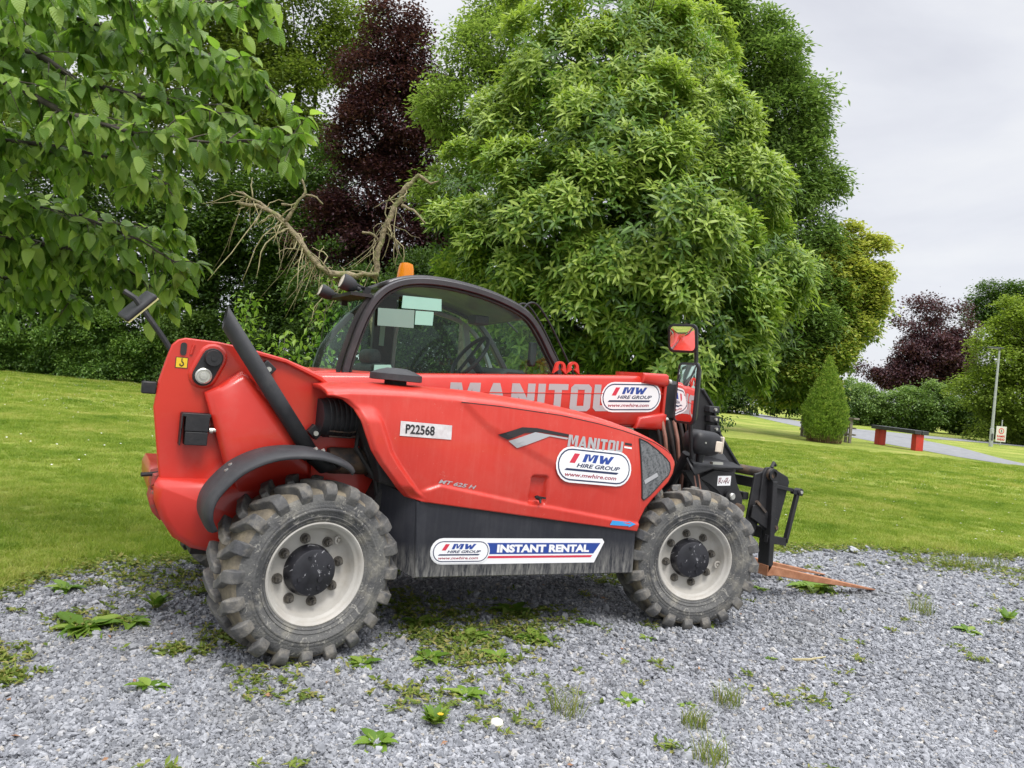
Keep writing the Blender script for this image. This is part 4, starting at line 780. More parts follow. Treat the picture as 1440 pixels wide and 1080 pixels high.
hood = link('engine_cover', npmesh('engine_cover', Vh, Fh, [RED], True), TH)
so_ = hood.modifiers.new('thickness', 'SOLIDIFY'); so_.thickness = .02; so_.offset = -1
def onhood(e, n=1): return lambda a, b: Vector((a, float(hoodY(a, b))-e, b))
def dense(poly, k=.025):
    o = []
    for i in range(len(poly)):
        a, b = Vector(poly[i]), Vector(poly[(i+1) % len(poly)]); m = max(1, int((b-a).length/k)); o += [tuple(a.lerp(b, j/m)) for j in range(m)]
    return o
# seams
mb = MB(); xs_ = np.linspace(.69, 2.1, 40); mb.tube([Vector((x, float(hoodY(x, zs_(x)))+.001, float(zs_(x)))) for x in xs_], .0028, 6); mb.build('seam', SHAD, hood)
mb = MB(); mb.tube([Vector((x, float(hoodY(x, z))+.001, z)) for x, z in [(1.79, 1.118), (1.80, 1.0), (1.83, .85), (1.86, .74), (1.87, .66)]], .0022, 6); mb.build('seam', REDC, hood)
# grille: recessed dark mesh panel
gp = [(1.825, 1.098), (1.89, 1.078), (1.97, 1.040), (2.06, .988), (2.09, .965), (2.10, .93), (2.085, .895), (2.04, .865), (1.93, .775), (1.89, .75), (1.875, .76)]
GR = bpy.data.materials.new('perforated_grille'); GR.use_nodes = True; gt = GR.node_tree; gb = gt.nodes['Principled BSDF']; gb.inputs['Roughness'].default_value = .7
t_ = N(gt, 'ShaderNodeTexCoord'); v_ = N(gt, 'ShaderNodeTexVoronoi', i_Scale=130.0, i_Randomness=.25); gt.links.new(t_.outputs['Object'], v_.inputs['Vector'])
n_ = N(gt, 'ShaderNodeTexNoise', i_Scale=70.0, i_Detail=6.0); gt.links.new(t_.outputs['Object'], n_.inputs['Vector']); ad = N(gt, 'ShaderNodeMath', operation='MULTIPLY_ADD'); ad.inputs[1].default_value = .9; gt.links.new(v_.outputs['Distance'], ad.inputs[0]); gt.links.new(n_.outputs['Fac'], ad.inputs[2])
cr_ = ramp(gt, [(.55, (.012, .013, .015)), (.8, (.07, .075, .08)), (1.0, (.16, .165, .17))], ad.outputs[0]); gt.links.new(cr_.outputs[0], gb.inputs['Base Color'])
def hoodpatch(name, poly, mat, e, parent=hood):
    """thin plate that follows the curved cover: strips between the polygon's left and right sides"""
    P = dense(poly, .012); bm = bmesh.new(); vs_ = [bm.verts.new((x, float(hoodY(x, z))-e, z)) for x, z in P]; f = bm.faces.new(vs_)
    bmesh.ops.triangulate(bm, faces=[f]); 
    for _ in range(2): bmesh.ops.subdivide_edges(bm, edges=[e_ for e_ in bm.edges if e_.calc_length() > .04], cuts=1, use_grid_fill=False); bmesh.ops.triangulate(bm, faces=bm.faces[:])
    for v in bm.verts: v.co.y = float(hoodY(v.co.x, v.co.z))-e
    me = bpy.data.meshes.new(name); bm.normal_update(); bm.to_mesh(me); bm.free(); me.materials.append(mat); return link(name, me, parent)
grl = hoodpatch('grille', gp, GR, .004)
mb = MB(); mb.tube([onhood(.003)(x, z) for x, z in dense(gp+[gp[0]], .03)], .0045, 6); mb.build('grille_edge', SHAD, hood)
mb = MB(); q = onhood(.009); mb.box(q(1.925, .875), (.10, .004, .022), Matrix.Rotation(radians(-28), 3, 'Y')); mb.build('grille_emblem', GREY, hood)
# latch
mb = MB(); mb.cyl((1.185, -.80, .752), (1.185, -.835, .750), .012, .010, 14); mb.box((1.185, -.832, .757), (.065, .010, .010), Matrix.Rotation(radians(6), 3, 'Y')); mb.cyl((1.185, -.83, .75), (1.185, -.84, .728), .007, .006, 10); mb.build('latch', DARK, hood)
# decals
hoodpatch('swoosh', [(.90, 1.072), (1.04, 1.119), (1.13, 1.120), (1.33, 1.098), (1.33, 1.084), (1.13, 1.101), (1.08, 1.099), (.96, 1.050)], BLKD, .005)
hoodpatch('swoosh', [(.965, 1.044), (1.12, 1.098), (1.33, 1.078), (1.32, 1.070), (1.21, 1.081), (1.02, 1.010)], GREY, .005)
hoodpatch('swoosh', [(1.72, 1.071), (1.77, 1.067), (1.77, 1.055), (1.72, 1.059)], BLKD, .0022)
hoodpatch('swoosh', [(1.715, 1.050), (1.77, 1.046), (1.77, 1.036), (1.715, 1.041)], WHT, .0022)
def M_W(mb, box, proj, m, shear=.3):
    """bold slanted M and W from straight strokes"""
    x0, y0, x1, y1 = box; h = y1-y0; S = .26
    Ms = [[(0, 0), (S, 0), (S, 1), (0, 1)], [(.74, 0), (1, 0), (1, 1), (.74, 1)], [(.24, 1), (.38, 1), (.58, .15), (.42, .15)], [(.62, 1), (.76, 1), (.58, .15), (.42, .15)]]
    Ws = [[(0, 1), (.26, 1), (.42, 0), (.20, 0)], [(.20, 0), (.42, 0), (.58, .85), (.44, .85)], [(.42, .85), (.56, .85), (.80, 0), (.58, 0)], [(.58, 0), (.80, 0), (1, 1), (.76, 1)]]
    for k, (G_, a0, wd) in enumerate(((Ms, 0, .46), (Ws, .50, .50))):
        for q, pl in enumerate(G_):
            mb.add([proj(x0+(a0+a*wd+b*shear*.3)*(x1-x0)/1.09, y0+b*h)-Vector((0, .00012*q, 0)) for a, b in pl], [tuple(range(4))], m, False)
def manitou(mb, proj, m=0, m2=None):
    S = .27; W = {'M': 1.0, 'A': .86, 'N': .84, 'I': .27, 'T': .74, 'O': .80, 'U': .80}
    G_ = {'M': [[(0, 0), (S, 0), (S, 1), (0, 1)], [(.73, 0), (1, 0), (1, 1), (.73, 1)], [(.22, 1), (.36, 1), (.57, .2), (.43, .2)], [(.64, 1), (.78, 1), (.57, .2), (.43, .2)]],
     'A': [[(0, 0), (.25, 0), (.55, 1), (.31, 1)], [(.61, 0), (.86, 0), (.55, 1), (.31, 1)], [(.16, .17), (.70, .17), (.65, .36), (.21, .36)]],
     'N': [[(0, 0), (S, 0), (S, 1), (0, 1)], [(.57, 0), (.84, 0), (.84, 1), (.57, 1)], [(.0, 1), (.27, 1), (.84, 0), (.57, 0)]],
     'I': [[(0, 0), (S, 0), (S, 1), (0, 1)]], 'T': [[(0, .78), (.74, .78), (.74, 1), (0, 1)], [(.235, 0), (.505, 0), (.505, .8), (.235, .8)]],
     'O': [[(0, .12), (.27, .12), (.27, .88), (0, .88)], [(.53, .12), (.8, .12), (.8, .88), (.53, .88)], [(0, .88), (.8, .88), (.68, 1), (.12, 1)], [(.12, 0), (.68, 0), (.8, .12), (0, .12)], [(.26, .12), (.54, .12), (.54, .2), (.26, .2)], [(.26, .8), (.54, .8), (.54, .88), (.26, .88)]],
     'U': [[(0, .12), (.27, .12), (.27, 1), (0, 1)], [(.53, .12), (.8, .12), (.8, 1), (.53, 1)], [(.12, 0), (.68, 0), (.8, .12), (0, .12)], [(.26, .12), (.54, .12), (.54, .22), (.26, .22)]]}
    tot = sum(W[c] for c in 'MANITOU')+.11*6; x = 0
    for c in 'MANITOU':
        for k, pl in enumerate(G_[c]):
            mb.add([proj((x+a)/tot, b, k*.00025) for a, b in pl], [tuple(range(len(pl)))], m, False)
        x += W[c]+.11
def quad(o, ux, uz, sh, surf, e):   # unit square -> plane (x,z) with shear, then onto a surface
    def f(a, b, k=0): x = o[0]+ux[0]*a+uz[0]*b+sh*b; z = o[1]+ux[1]*a+uz[1]*b; return Vector((x, surf(x, z)-e-k, z))
    return f
hs = lambda x, z: float(hoodY(x, z))-.0015
hflat = lambda x, z: -.800-.022*sin(pi*float(np.clip((z-zb_(x))/(zs_(x)-zb_(x)), 0, 1))*.9+.15)-.0095
mb = MB(); pr = quad((1.325, 1.035), (.375, -.022), (0, .062), .008, hs, .0022); manitou(mb, pr); mb.build('maker_lettering', GREY, hood)
def text_part(name, s, pr, mat, parent, bold=0, shear=0): mb = MB(); mb.text(s, (0, 0, 1, 1), pr, 0, bold, shear); return mb.build(name, mat, parent)
text_part('model_lettering', 'MT 625 H', quad((.60, .817), (.205, -.027), (0, .020), .006, hs, .0022), GREY, hood, .03, .2)
# fleet number plate
mb = MB(); pr = quad((.375, 1.040), (.27, -.006), (0, .070), 0, hs, .002)
for i in range(6): mb.flat([(i/6, 0), ((i+1)/6, 0), ((i+1)/6, 1), (i/6, 1)], lambda a, b: pr(a, b), 0)
mb.text('P22568', (.10, .18, .66, .84), lambda a, b: pr(a, b, .0015), 1, .025); mb.build('fleet_number', [pmat('worn_white_label', (.55, .50, .50), (.72, .70, .70), 18, .5), BLKD], hood)
def arrow_(a, b): return quad((1.66, .600), (.185, -.008), (0, .035), .004, hs, .0025)(a, b)
mb = MB(); mb.flat([(0, .25), (.72, .2), (.72, 0), (1, .55), (.72, 1), (.72, .85), (.05, 1)], arrow_, 0); mb.text('ecology', (.1, .4, .66, .8), lambda a, b: arrow_(a, b)-Vector((0, .001, 0)), 1, .0, .2) if False else None; mb.build('arrow_sticker', [CYAN, NAVY], hood)

def hire_sticker(o, ux, uz, surf, parent, name='hire_sticker', eps=.002):
    """white rounded hire label; unit coordinates 0..1 x 0..1"""
    mb = MB(); asp = math.hypot(*ux)/math.hypot(*uz)
    def pr(k): return lambda a, b: quad(o, ux, uz, 0, surf, eps+k)(a, b)
    def pl(w_, h_): return [(x/asp, y) for x, y in pill(asp/2, .5, asp*w_, h_)]
    def fanfill(P, k, m):
        c = pr(k)(.5, .5); cx, cy = .5, .5; n = len(P); V = []; R = 3
        for r in range(1, R+1): V += [pr(k)(cx+(a-cx)*r/R, cy+(b-cy)*r/R) for a, b in P]
        F = [(r*n+i, r*n+(i+1) % n, (r+1)*n+(i+1) % n, (r+1)*n+i) for r in range(R-1) for i in range(n)]; F += [tuple(range(n))]; mb.add(V, F, m, False)
    fanfill(pl(1, 1), 0, 0); fanfill(pl(.955, .88), .0006, 1); fanfill(pl(.925, .80), .0012, 0)
    sk = .18
    mb.flat([(.165, .55), (.235, .55), (.295, .82), (.225, .82)], pr(.0018), 3)
    M_W(mb, (.33, .60, .75, .83), pr(.0018), 2)
    mb.text('HIRE GROUP', (.26, .44, .84, .555), pr(.0018), 1, .03, .3)
    mb.flat([(.11, .335), (.80, .335), (.825, .395), (.135, .395)], pr(.0018), 1)
    mb.text('www.mwhire.com', (.12, .17, .80, .285), pr(.0018), 4, .02, .2)
    return mb.build(name, [WHT, NAVY, BLUE, REDS, MAR], parent)
hire_sticker((1.262, .845), (.505, -.024), (0, .194), hflat, hood)

# air intake cap
mb = MB(); c = (.43, -.55, 0); mb.lathe([(.0001, 1.362), (.05, 1.360), (.085, 1.350), (.115, 1.338), (.132, 1.330), (.134, 1.300), (.125, 1.297), (.055, 1.297), (.052, 1.275)], (.43, -.55, 0), 40, rot=Matrix.Rotation(pi/2, 3, 'X'))
ic = mb.build('intake_cap', PLAS, TH, angle=40)
mb = MB(); mb.cyl((.43, -.55, 1.24), (.43, -.55, 1.30), .058, .056, 28); mb.cyl((.43, -.55, 1.262), (.43, -.55, 1.27), .061, None, 28); mb.build('neck', SHAD, ic)
mb = MB(); mb.cyl((.43, -.55, 1.25), (.43, -.55, 1.262), .062, None, 28); mb.build('clamp', STEEL, ic)

# ---- side panel
mb = MB(); pp = [(.50, .728), (1.865, .568), (1.872, .328), (.53, .348)]; mb.prism(pp, -.803, -.62, c=.006)
sp = mb.build('side_panel', PANEL, TH)
mb = MB(); V = [(.497, -.800, .735), (.527, -.800, .348), (.37, -.66, .43), (.34, -.62, .80)]; mb.add(V, [(0, 3, 2, 1)], smooth=False); V = [(.52, -.795, .348), (1.86, -.795, .330), (1.86, -.55, .40), (.45, -.55, .42)]; mb.add(V, [(0, 1, 2, 3)], smooth=False); mb.build('end_plate', PANEL, sp)
mb = MB(); mb.tube([(.52, -.806, .722), (1.2, -.807, .643), (1.86, -.806, .566)], .004, 6); mb.build('top_edge', GREY if False else PLAS, sp)
flat_p = lambda x, z: -.803
# rental banner
mb = MB(); o = (.598, .412); ux = (1.05, -.016); uz = (0, .132)
pr = lambda k: (lambda a, b: quad(o, ux, uz, 0, flat_p, .0012+k)(a, b))
asp = 1.05/.132
out_p = [(x/asp, y) for x, y in pill(.62, .5, 1.24, 1.0)]; out_p = [q for q in out_p if q[0] < .09]
out_p = [(.945, 0), (1.0, .86), (.985, 1.0)]+sorted([q for q in out_p if q[1] >= .5], key=lambda q: -q[1])+sorted([q for q in out_p if q[1] < .5], key=lambda q: -q[1])
mb.flat(out_p, pr(0), 0)
mb.flat([(.29, .38), (.935, .38), (.975, .82), (.29, .82)], pr(.0006), 2); mb.flat([(.29, .22), (.92, .22), (.93, .31), (.29, .31)], pr(.0006), 3)
mb.text('INSTANT RENTAL', (.355, .44, .905, .76), pr(.0014), 0, .055)
mb.build('rental_banner', [WHT, NAVY, BLUE, REDS], sp)
hire_sticker((.604, .418), (.325, -.005), (0, .118), flat_p, sp, eps=.0035)

# ---- inner black structure: chassis, engine block, liners
mb = MB(); mb.prism([(.30, .42), (.34, .70), (.45, .95), (1.0, 1.0), (1.75, .95), (1.95, .80), (1.95, .42), (1.8, .36), (.5, .36)], -.66, -.30, c=.01)
mb.box((1.1, .02, .60), (2.5, .62, .34)); mb.build('chassis', SHAD, TH)
mb = MB(); mb.prism([(.33, .80), (.30, .92), (.25, 1.02), (.23, 1.15), (.55, 1.19), (1.6, 1.10), (1.85, .95), (1.85, .70), (.5, .75)], -.74, -.40, c=.01); mb.build('engine_block', SHAD, TH)
mb = MB()
for sx_ in (0, 2.3): mb.cyl((sx_, -.7, .41), (sx_, .7, .41), .085, None, 16); mb.box((sx_, 0, .42), (.28, .42, .30))
mb.build('axle', DARK, TH, bevel=.01)
# red frame side behind the wheel (visible above and right of the tyre)
mb = MB(); mb.prism([(-.62, .74), (-.64, .86), (-.675, 1.08), (-.665, 1.20), (-.635, 1.33), (-.625, 1.365), (-.60, 1.392), (-.57, 1.403), (-.43, 1.400), (-.30, 1.385), (-.12, 1.352), (.0, 1.315), (.06, 1.285), (.16, 1.215), (.22, 1.15), (.30, .98), (.40, .86), (.40, .60), (.30, .52), (-.3, .60)], -.50, -.46, c=.006)
rp = mb.build('rear_frame_plate', REDC, TH)
# slot and ridge in the plate
mb = MB(); mb.prism(rrect(-.575, 1.352, .026, .058, .012), -.506, -.498); o = mb.build('slot', SHAD, rp)
mb = MB(); mb.tube([(-.542, -.502, 1.330), (-.533, -.504, 1.375)], .007, 8); mb.build('rib', REDC, rp)
# round pressed boss round the pivot
def offs(pts, r, n=8):   # stadium round a line
    a, b = Vector(pts[0]), Vector(pts[1]); d = (b-a).normalized(); ang = math.atan2(d.y, d.x); o = []
    for k in range(n+1): t = ang-pi/2+pi*k/n; o.append((b.x+r*cos(t), b.y+r*sin(t)))
    for k in range(n+1): t = ang+pi/2+pi*k/n; o.append((a.x+r*cos(t), a.y+r*sin(t)))
    return o
mb = MB(); mb.prism(offs([(-.482, 1.243), (-.448, 1.325)], .064), -.516, -.49, c=.010); mb.build('pivot_boss', REDC, rp)
mb = MB(); mb.prism(offs([(-.485, 1.238), (-.450, 1.322)], .046), -.530, -.512, c=.003); lk = mb.build('pivot_link', DARK, rp)
mb = MB(); mb.cyl((-.450, -.528, 1.322), (-.450, -.562, 1.322), .038, .035, 26); mb.cyl((-.450, -.560, 1.322), (-.450, -.566, 1.322), .012, None, 12); mb.build('pivot_pin', DARK, rp)
mb = MB(); mb.lathe([(.036, 0), (.036, -.018), (.030, -.022), (.028, -.017), (.018, -.017), (.016, -.026), (.0001, -.027)], (-.485, -.528, 1.238), 28); mb.build('pin_cap', STEEL, rp)
# raised box over the lift cylinder
mb = MB(); mb.prism([(-.475, 1.165), (-.415, 1.20), (-.325, 1.275), (-.295, 1.262), (.03, .930), (.05, .72), (-.30, .70), (-.345, .80)], -.585, -.49, c=.028); mb.build('cylinder_housing', REDC, rp, angle=60)
# ridge plate behind the tube: long pressed edge
mb = MB(); mb.prism([(-.30, 1.385), (-.12, 1.352), (.06, 1.285), (.17, 1.205), (.155, 1.190), (.05, 1.262), (-.12, 1.33), (-.30, 1.362)], -.53, -.49, c=.006); mb.build('plate_edge', REDC, rp)
for x, z in ((-.205, 1.300), (.045, 1.012)):
    mb = MB(); mb.box((x, -.530, z), (.06, .05, .05), Matrix.Rotation(radians(40), 3, 'Y')); mb.build('clip', DARK, rp, bevel=.004)
    mb = MB(); mb.cyl((x, -.555, z-.005), (x, -.57, z-.005), .012, None, 10); mb.build('bolt', STEEL, rp)
# warning sticker with hook mark
ps = lambda x, z: -.5005
mb = MB(); pr = lambda k: (lambda a, b: quad((-.604, 1.264), (.053, 0), (0, .050), 0, ps, .0012+k)(a, b)); mb.flat([(0, 0), (1, 0), (1, 1), (0, 1)], pr(0), 0); mb.flat([(.06, .06), (.94, .06), (.94, .94), (.06, .94)], pr(.0006), 1)
mb.tube([pr(.001)(a, b) for a, b in [(.5, .9), (.5, .62), (.62, .5), (.66, .35), (.52, .2), (.36, .28), (.38, .4)]], .0028, 5, 0); mb.build('hook_sticker', [BLKD, YEL], rp)
# lamp brackets on the plate
mb = MB(); mb.box((-.500, -.53, 1.060), (.120, .10, .016)); mb.box((-.560, -.53, 1.030), (.006, .09, .07)); mb.box((-.495, -.545, 1.022), (.100, .07, .070)); mb.build('rear_lamp_bracket', DARK, rp, bevel=.004)
mb = MB(); mb.box((-.495, -.545, .955), (.095, .07, .060)); mb.box((-.560, -.53, .96), (.006, .07, .08)); mb.build('rear_lamp', DARK, rp, bevel=.006)
mb = MB(); mb.cyl((-.44, -.55, .992), (-.425, -.55, .992), .014, None, 10); mb.cyl((-.425, -.55, .995), (-.41, -.55, .995), .01, None, 10); mb.build('bolt', STEEL, rp)
mb = MB(); mb.box((-.70, -.47, 1.165), (.06, .06, .055)); mb.build('side_stop', DARK, rp, bevel=.006)
mb = MB(); mb.tube([(-.695, -.44, .768), (-.60, -.42, .775)], .010, 8); mb.build('rear_pin', DARK, rp)
# far frame plate and cross pieces
mb = MB(); mb.prism([(-.52, .74), (-.54, .86), (-.56, 1.08), (-.50, 1.36), (-.43, 1.395), (-.12, 1.34), (.06, 1.28), (.30, .98), (.40, .60), (.30, .5), (-.3, .55)], .22, .26, c=.006); mb.build('frame_plate', REDC, TH)
mb = MB(); mb.box((-.50, -.11, .84), (.10, .68, .14)); mb.cyl((-.450, -.49, 1.322), (-.450, .24, 1.322), .035, None, 16); mb.cyl((-.485, -.49, 1.238), (-.485, .24, 1.238), .03, None, 16); mb.build('cross_shaft', DARK, TH)

# ---- counterweight
prof = [(-.625, .765), (-.640, .73), (-.636, .66), (-.605, .585), (-.55, .505), (-.47, .455), (-.38, .435), (.10, .435), (.10, .765)]
mb = MB(); mb.prism(prof, -.575, .45, c=.035); cw = mb.build('counterweight', REDC, TH, angle=50)
mb = MB(); mb.prism([(-.648, .70), (-.656, .66), (-.636, .60), (-.60, .56), (-.56, .60), (-.56, .70)], -.46, -.3, c=.015); mb.prism([(-.648, .775), (-.652, .72), (-.62, .72), (-.59, .79)], -.46, -.3, c=.01); mb.build('worn_rear_edge', pmat('chipped_red', (.40, .03, .025), (.30, .05, .04), 20, .6, dirt=((.12, .09, .07), 22, .5, .6, .8), bump=.5, bscale=40), cw)
mb = MB(); mb.box((-.32, -.1, .42), (.25, .5, .08)); mb.build('tow_block', SHAD, cw)

# ---- rear fender over the wheel
arc = [(-.435, .600), (-.462, .660), (-.455, .730), (-.415, .795), (-.345, .865), (-.25, .915), (-.15, .938), (-.03, .940), (.06, .922), (.125, .893), (.155, .868)]
th = radians(8); V = []; cs = [(-.925, -.020), (-.915, -.004), (-.86, .006), (-.76, .008), (-.66, .006), (-.61, -.004), (-.60, -.02)]
A_ = [Vector(a) for a in arc]; B_ = []
for i in range(len(A_)-1):
    for k in range(4):
        p0 = A_[max(i-1, 0)]; p1 = A_[i]; p2 = A_[i+1]; p3 = A_[min(i+2, len(A_)-1)]; t = k/4; B_.append(.5*((2*p1)+(p2-p0)*t+(2*p0-5*p1+4*p2-p3)*t*t+(3*p1-p0-3*p2+p3)*t**3))
B_.append(A_[-1]); nb = len(B_)
for i, p in enumerate(B_):
    d = (B_[min(i+1, nb-1)]-B_[max(i-1, 0)]).normalized(); nn_ = Vector((-d.y, d.x)); wf = 1-.35*max(0, (i/nb-.8)/.2)-.12*max(0, (.1-i/nb)/.1)
    for y, h in cs: yy = -.76+(y+.76)*wf; V.append((p.x+nn_.x*h, yy, p.y+nn_.y*h))
nc = len(cs); F = [(i*nc+j, i*nc+j+1, (i+1)*nc+j+1, (i+1)*nc+j) for i in range(nb-1) for j in range(nc-1)]
fd = link('rear_fender', npmesh('rear_fender', V, F, [PLAS], True), TH); s_ = fd.modifiers.new('thickness', 'SOLIDIFY'); s_.thickness = .008; s_.offset = -1
for x, y, z in ((-.385, -.80, .842), (-.365, -.76, .862), (-.01, -.80, .952), (.03, -.78, .944)):
    mb = MB(); mb.cyl((x, y, z), (x-.006, y, z+.010), .009, None, 10); mb.build('rivet', STEEL, fd)
mb = MB(); mb.tube([(0, -.62, .92), (.0, -.45, .80), (.05, -.3, .7)], .018, 8); mb.build('fender_arm', DARK, fd)

# ---- slanted tube, muffler, air filter
a = Vector((-.437, -.60, 1.528)); b = Vector((.025, -.60, .905)); d = (b-a).normalized()
mb = MB(); n = 28; V = []; up = Vector((0, 1, 0)); sd = d.cross(up); r = .038
for i, (c, cut) in enumerate(((a, 1), (a.lerp(b, .5), 0), (b, 0))):
    for k in range(n):
        q = up*cos(2*pi*k/n)*r+sd*sin(2*pi*k/n)*r; V.append(c+q+(d*(-q.dot(sd)*1.0+.02) if cut else Vector()))
F = [(i*n+k, i*n+(k+1) % n, (i+1)*n+(k+1) % n, (i+1)*n+k) for i in range(2) for k in range(n)]
mb.add(V, F); mb.tube([b, b+d*.06+Vector((.03, .02, 0)), (.13, -.56, .87), (.22, -.52, .87)], [.038, .042, .045, .045], 20)
tb = mb.build('exhaust_tube', PLAS, TH, angle=60); s_ = tb.modifiers.new('thickness', 'SOLIDIFY'); s_.thickness = .003; s_.offset = -1
mb = MB(); mb.lathe([(.001, -.12), (.06, -.115), (.066, -.10), (.066, .10), (.06, .115), (.001, .12)], (.24, -.52, .875), 24, rot=Matrix.Rotation(pi/2, 3, 'Z')); mb.build('muffler', WORN, TH)
mb = MB(); pf = [(.001, -.11), (.085, -.105), (.092, -.09)]
for k in range(7): pf += [(.098, -.075+k*.026), (.098, -.063+k*.026), (.093, -.060+k*.026), (.093, -.052+k*.026)]
pf += [(.09, .13), (.001, .13)]; mb.lathe(pf, (.185, -.50, 1.085), 30, rot=Matrix.Rotation(pi/2+.12, 3, 'Z')); af = mb.build('air_filter', SHAD if False else PLAS, TH, angle=25)
for dz in (-.06, -.085): mb = MB(); mb.tube([(.10, -.60, 1.085+dz), (.20, -.605, 1.083+dz), (.23, -.60, 1.09+dz)], .004, 6); mb.build('filter_clip', STEEL if False else WORN, af)
mb = MB()
for k in range(6): mb.tube([(.26+.03*k, -.56-.01*k, 1.05), (.24+.05*k, -.60, .95), (.34+.02*k, -.64, .80), (.40, -.62, .55)], .012, 8)
mb.build('hoses', SHAD, TH)

# ---- boom
bt = lambda x: 1.313+.0725*x
BYN, BYF = -.25, .03
mb = MB(); mb.prism([(-.50, bt(-.5)-.03), (-.55, bt(-.5)-.10), (-.50, bt(-.5)-.22), (-.2, bt(-.2)-.335), (2.44, bt(2.44)-.335), (2.44, bt(2.44))], BYN, BYF, c=.022)
bo = mb.build('boom', REDC, TH, angle=50)
mb = MB(); co = [(2.24, bt(2.24)+.022), (2.44, bt(2.44)+.016), (2.462, bt(2.44)+.005), (2.466, bt(2.44)-.06), (2.43, bt(2.44)-.072), (2.24, bt(2.24)-.045)]; mb.prism(co, BYN-.022, BYF+.022, c=.014)
co = [(2.22, bt(2.24)-.335-.012), (2.24, bt(2.24)-.27), (2.44, bt(2.44)-.245), (2.472, bt(2.44)-.255), (2.475, bt(2.44)-.345), (2.45, bt(2.44)-.365)]; mb.prism(co, BYN-.024, BYF+.024, c=.014); mb.build('boom_collar', REDC, bo, angle=50)
mb = MB(); mb.prism([(2.435, bt(2.44)-.32), (2.455, bt(2.44)-.32), (2.455, bt(2.44)+.0), (2.435, bt(2.44)+.0)], BYN-.012, BYF+.012, c=.004); mb.build('boom_end_plate', REDC, bo)
for z in (bt(2.45)-.035, bt(2.45)-.29): mb = MB(); mb.cyl((2.462, BYN-.005, z), (2.484, BYN-.005, z), .018, None, 12); mb.build('bolt', STEEL, bo)
by = lambda x, z: BYN
mb = MB(); pr0 = quad((.872, 1.145), (1.155, .0725*1.155), (0, .17), .0, by, .0015)
pr1 = lambda a, b, k=0: pr0(a, b, k)
manitou(mb, pr1); mb.build('maker_lettering', GREY, bo)
for v in bpy.data.objects[bo.children[-1].name].data.vertices: pass
mb = MB(); mb.tube([(-.1, BYN-.0005, bt(-.1)-.118), (2.43, BYN-.0005, bt(2.43)-.118)], .0035, 6); mb.build('weld_line', REDC, bo)
hire_sticker((1.928, 1.215), (.487, .034), (0, .196), by, bo, eps=.003)
# lifting eyes
for x in (1.685, 1.785):
    mb = MB(); n = 12; R0, R1 = .040, .018; V = []; zc = bt(x)+.040; F = []
    ring = [(x+R0*cos(t), zc+R0*sin(t)) for t in np.linspace(-.35, pi+.35, n)]; inn = [(x+R1*cos(t), zc+.004+R1*1.25*sin(t)) for t in np.linspace(-.9, pi+.9, n)]
    ring[0] = (x+.05, bt(x)-.002); ring[-1] = (x-.05, bt(x)-.002)
    for y in (-.125, -.105): V += [(a, y, b) for a, b in ring]+[(a, y, b) for a, b in inn]
    for i in range(n-1): F += [(i, i+1, n+i+1, n+i), (2*n+i, 3*n+i, 3*n+i+1, 2*n+i+1), (i, 2*n+i, 2*n+i+1, i+1), (n+i, n+i+1, 3*n+i+1, 3*n+i)]
    mb.add(V, F); mb.build('lifting_eye', REDC, bo)
# inner boom and head
mb = MB(); mb.prism([(2.44, 1.455), (2.60, 1.468), (2.66, 1.44), (2.68, 1.30), (2.66, 1.20), (2.44, 1.19)], -.215, -.005, c=.02)
mb.prism([(2.56, 1.47), (2.68, 1.45), (2.80, 1.34), (2.90, 1.10), (3.00, .95), (3.04, .86), (3.02, .76), (2.96, .74), (2.84, .86), (2.72, 1.02), (2.60, 1.16)], -.20, -.02, c=.015)
bh = mb.build('boom_head', DARK, TH)
mb = MB(); tri = [(2.60, 1.28), (2.66, 1.44), (2.70, 1.435), (2.79, 1.34), (2.89, 1.14), (3.04, .985), (3.10, .93), (3.06, .80), (2.95, .80), (2.66, .95)]; mb.prism(tri, -.33, -.30, c=.004); mb.build('head_plate', DARK, bh)
mb = MB(); mb.tube([(2.70, -.335, 1.43), (2.795, -.335, 1.335), (2.895, -.335, 1.135), (3.045, -.335, .98), (3.10, -.335, .925)], .012, 6); mb.build('head_plate_edge', PLAS, bh)
mb = MB(); mb.prism([(2.80, 1.0), (2.88, 1.05), (3.06, .90), (2.80, .90)], -.345, -.325, c=.003); mb.build('head_gusset', pmat('scuffed_black', (.06, .062, .068), (.11, .112, .12), 7, .5), bh)
for k in range(5):
    mb = MB(); mb.box((2.78+.012*k, -.36, 1.30-.065*k), (.09, .05, .045)); mb.build('valve', DARK if k % 2 else PLAS, bh, bevel=.006)
    mb = MB(); mb.cyl((2.78+.012*k, -.385, 1.30-.065*k), (2.78+.012*k, -.40, 1.30-.065*k), .010, None, 8, 0); mb.build('fitting', STEEL, bh)
HOSE = pmat('copper_hose', (.30, .13, .09), (.42, .22, .17), 9, .5); HOSEB = pmat('rubber_hose', (.02, .018, .018), (.05, .035, .03), 9, .55)
rh = random.Random(4)
for k in range(9):
    x = 2.40+.035*k; y = -.24-.02*(k % 3); mb = MB(); mb.tube([(x, y, 1.20), (x+.02, y-.03, 1.08), (x+.07+rh.uniform(-.02, .02), y-.02, .96), (x+.12, y, .84), (x+.16, y+.05, .70)], .013, 8); mb.build('hose', HOSE if k % 3 == 1 else HOSEB, bh)
mb = MB(); mb.prism([(2.36, 1.17), (2.66, 1.24), (2.80, .98), (2.84, .70), (2.60, .68), (2.50, .9), (2.40, 1.05)], -.20, -.04); mb.build('hose_guard', SHAD, bh)
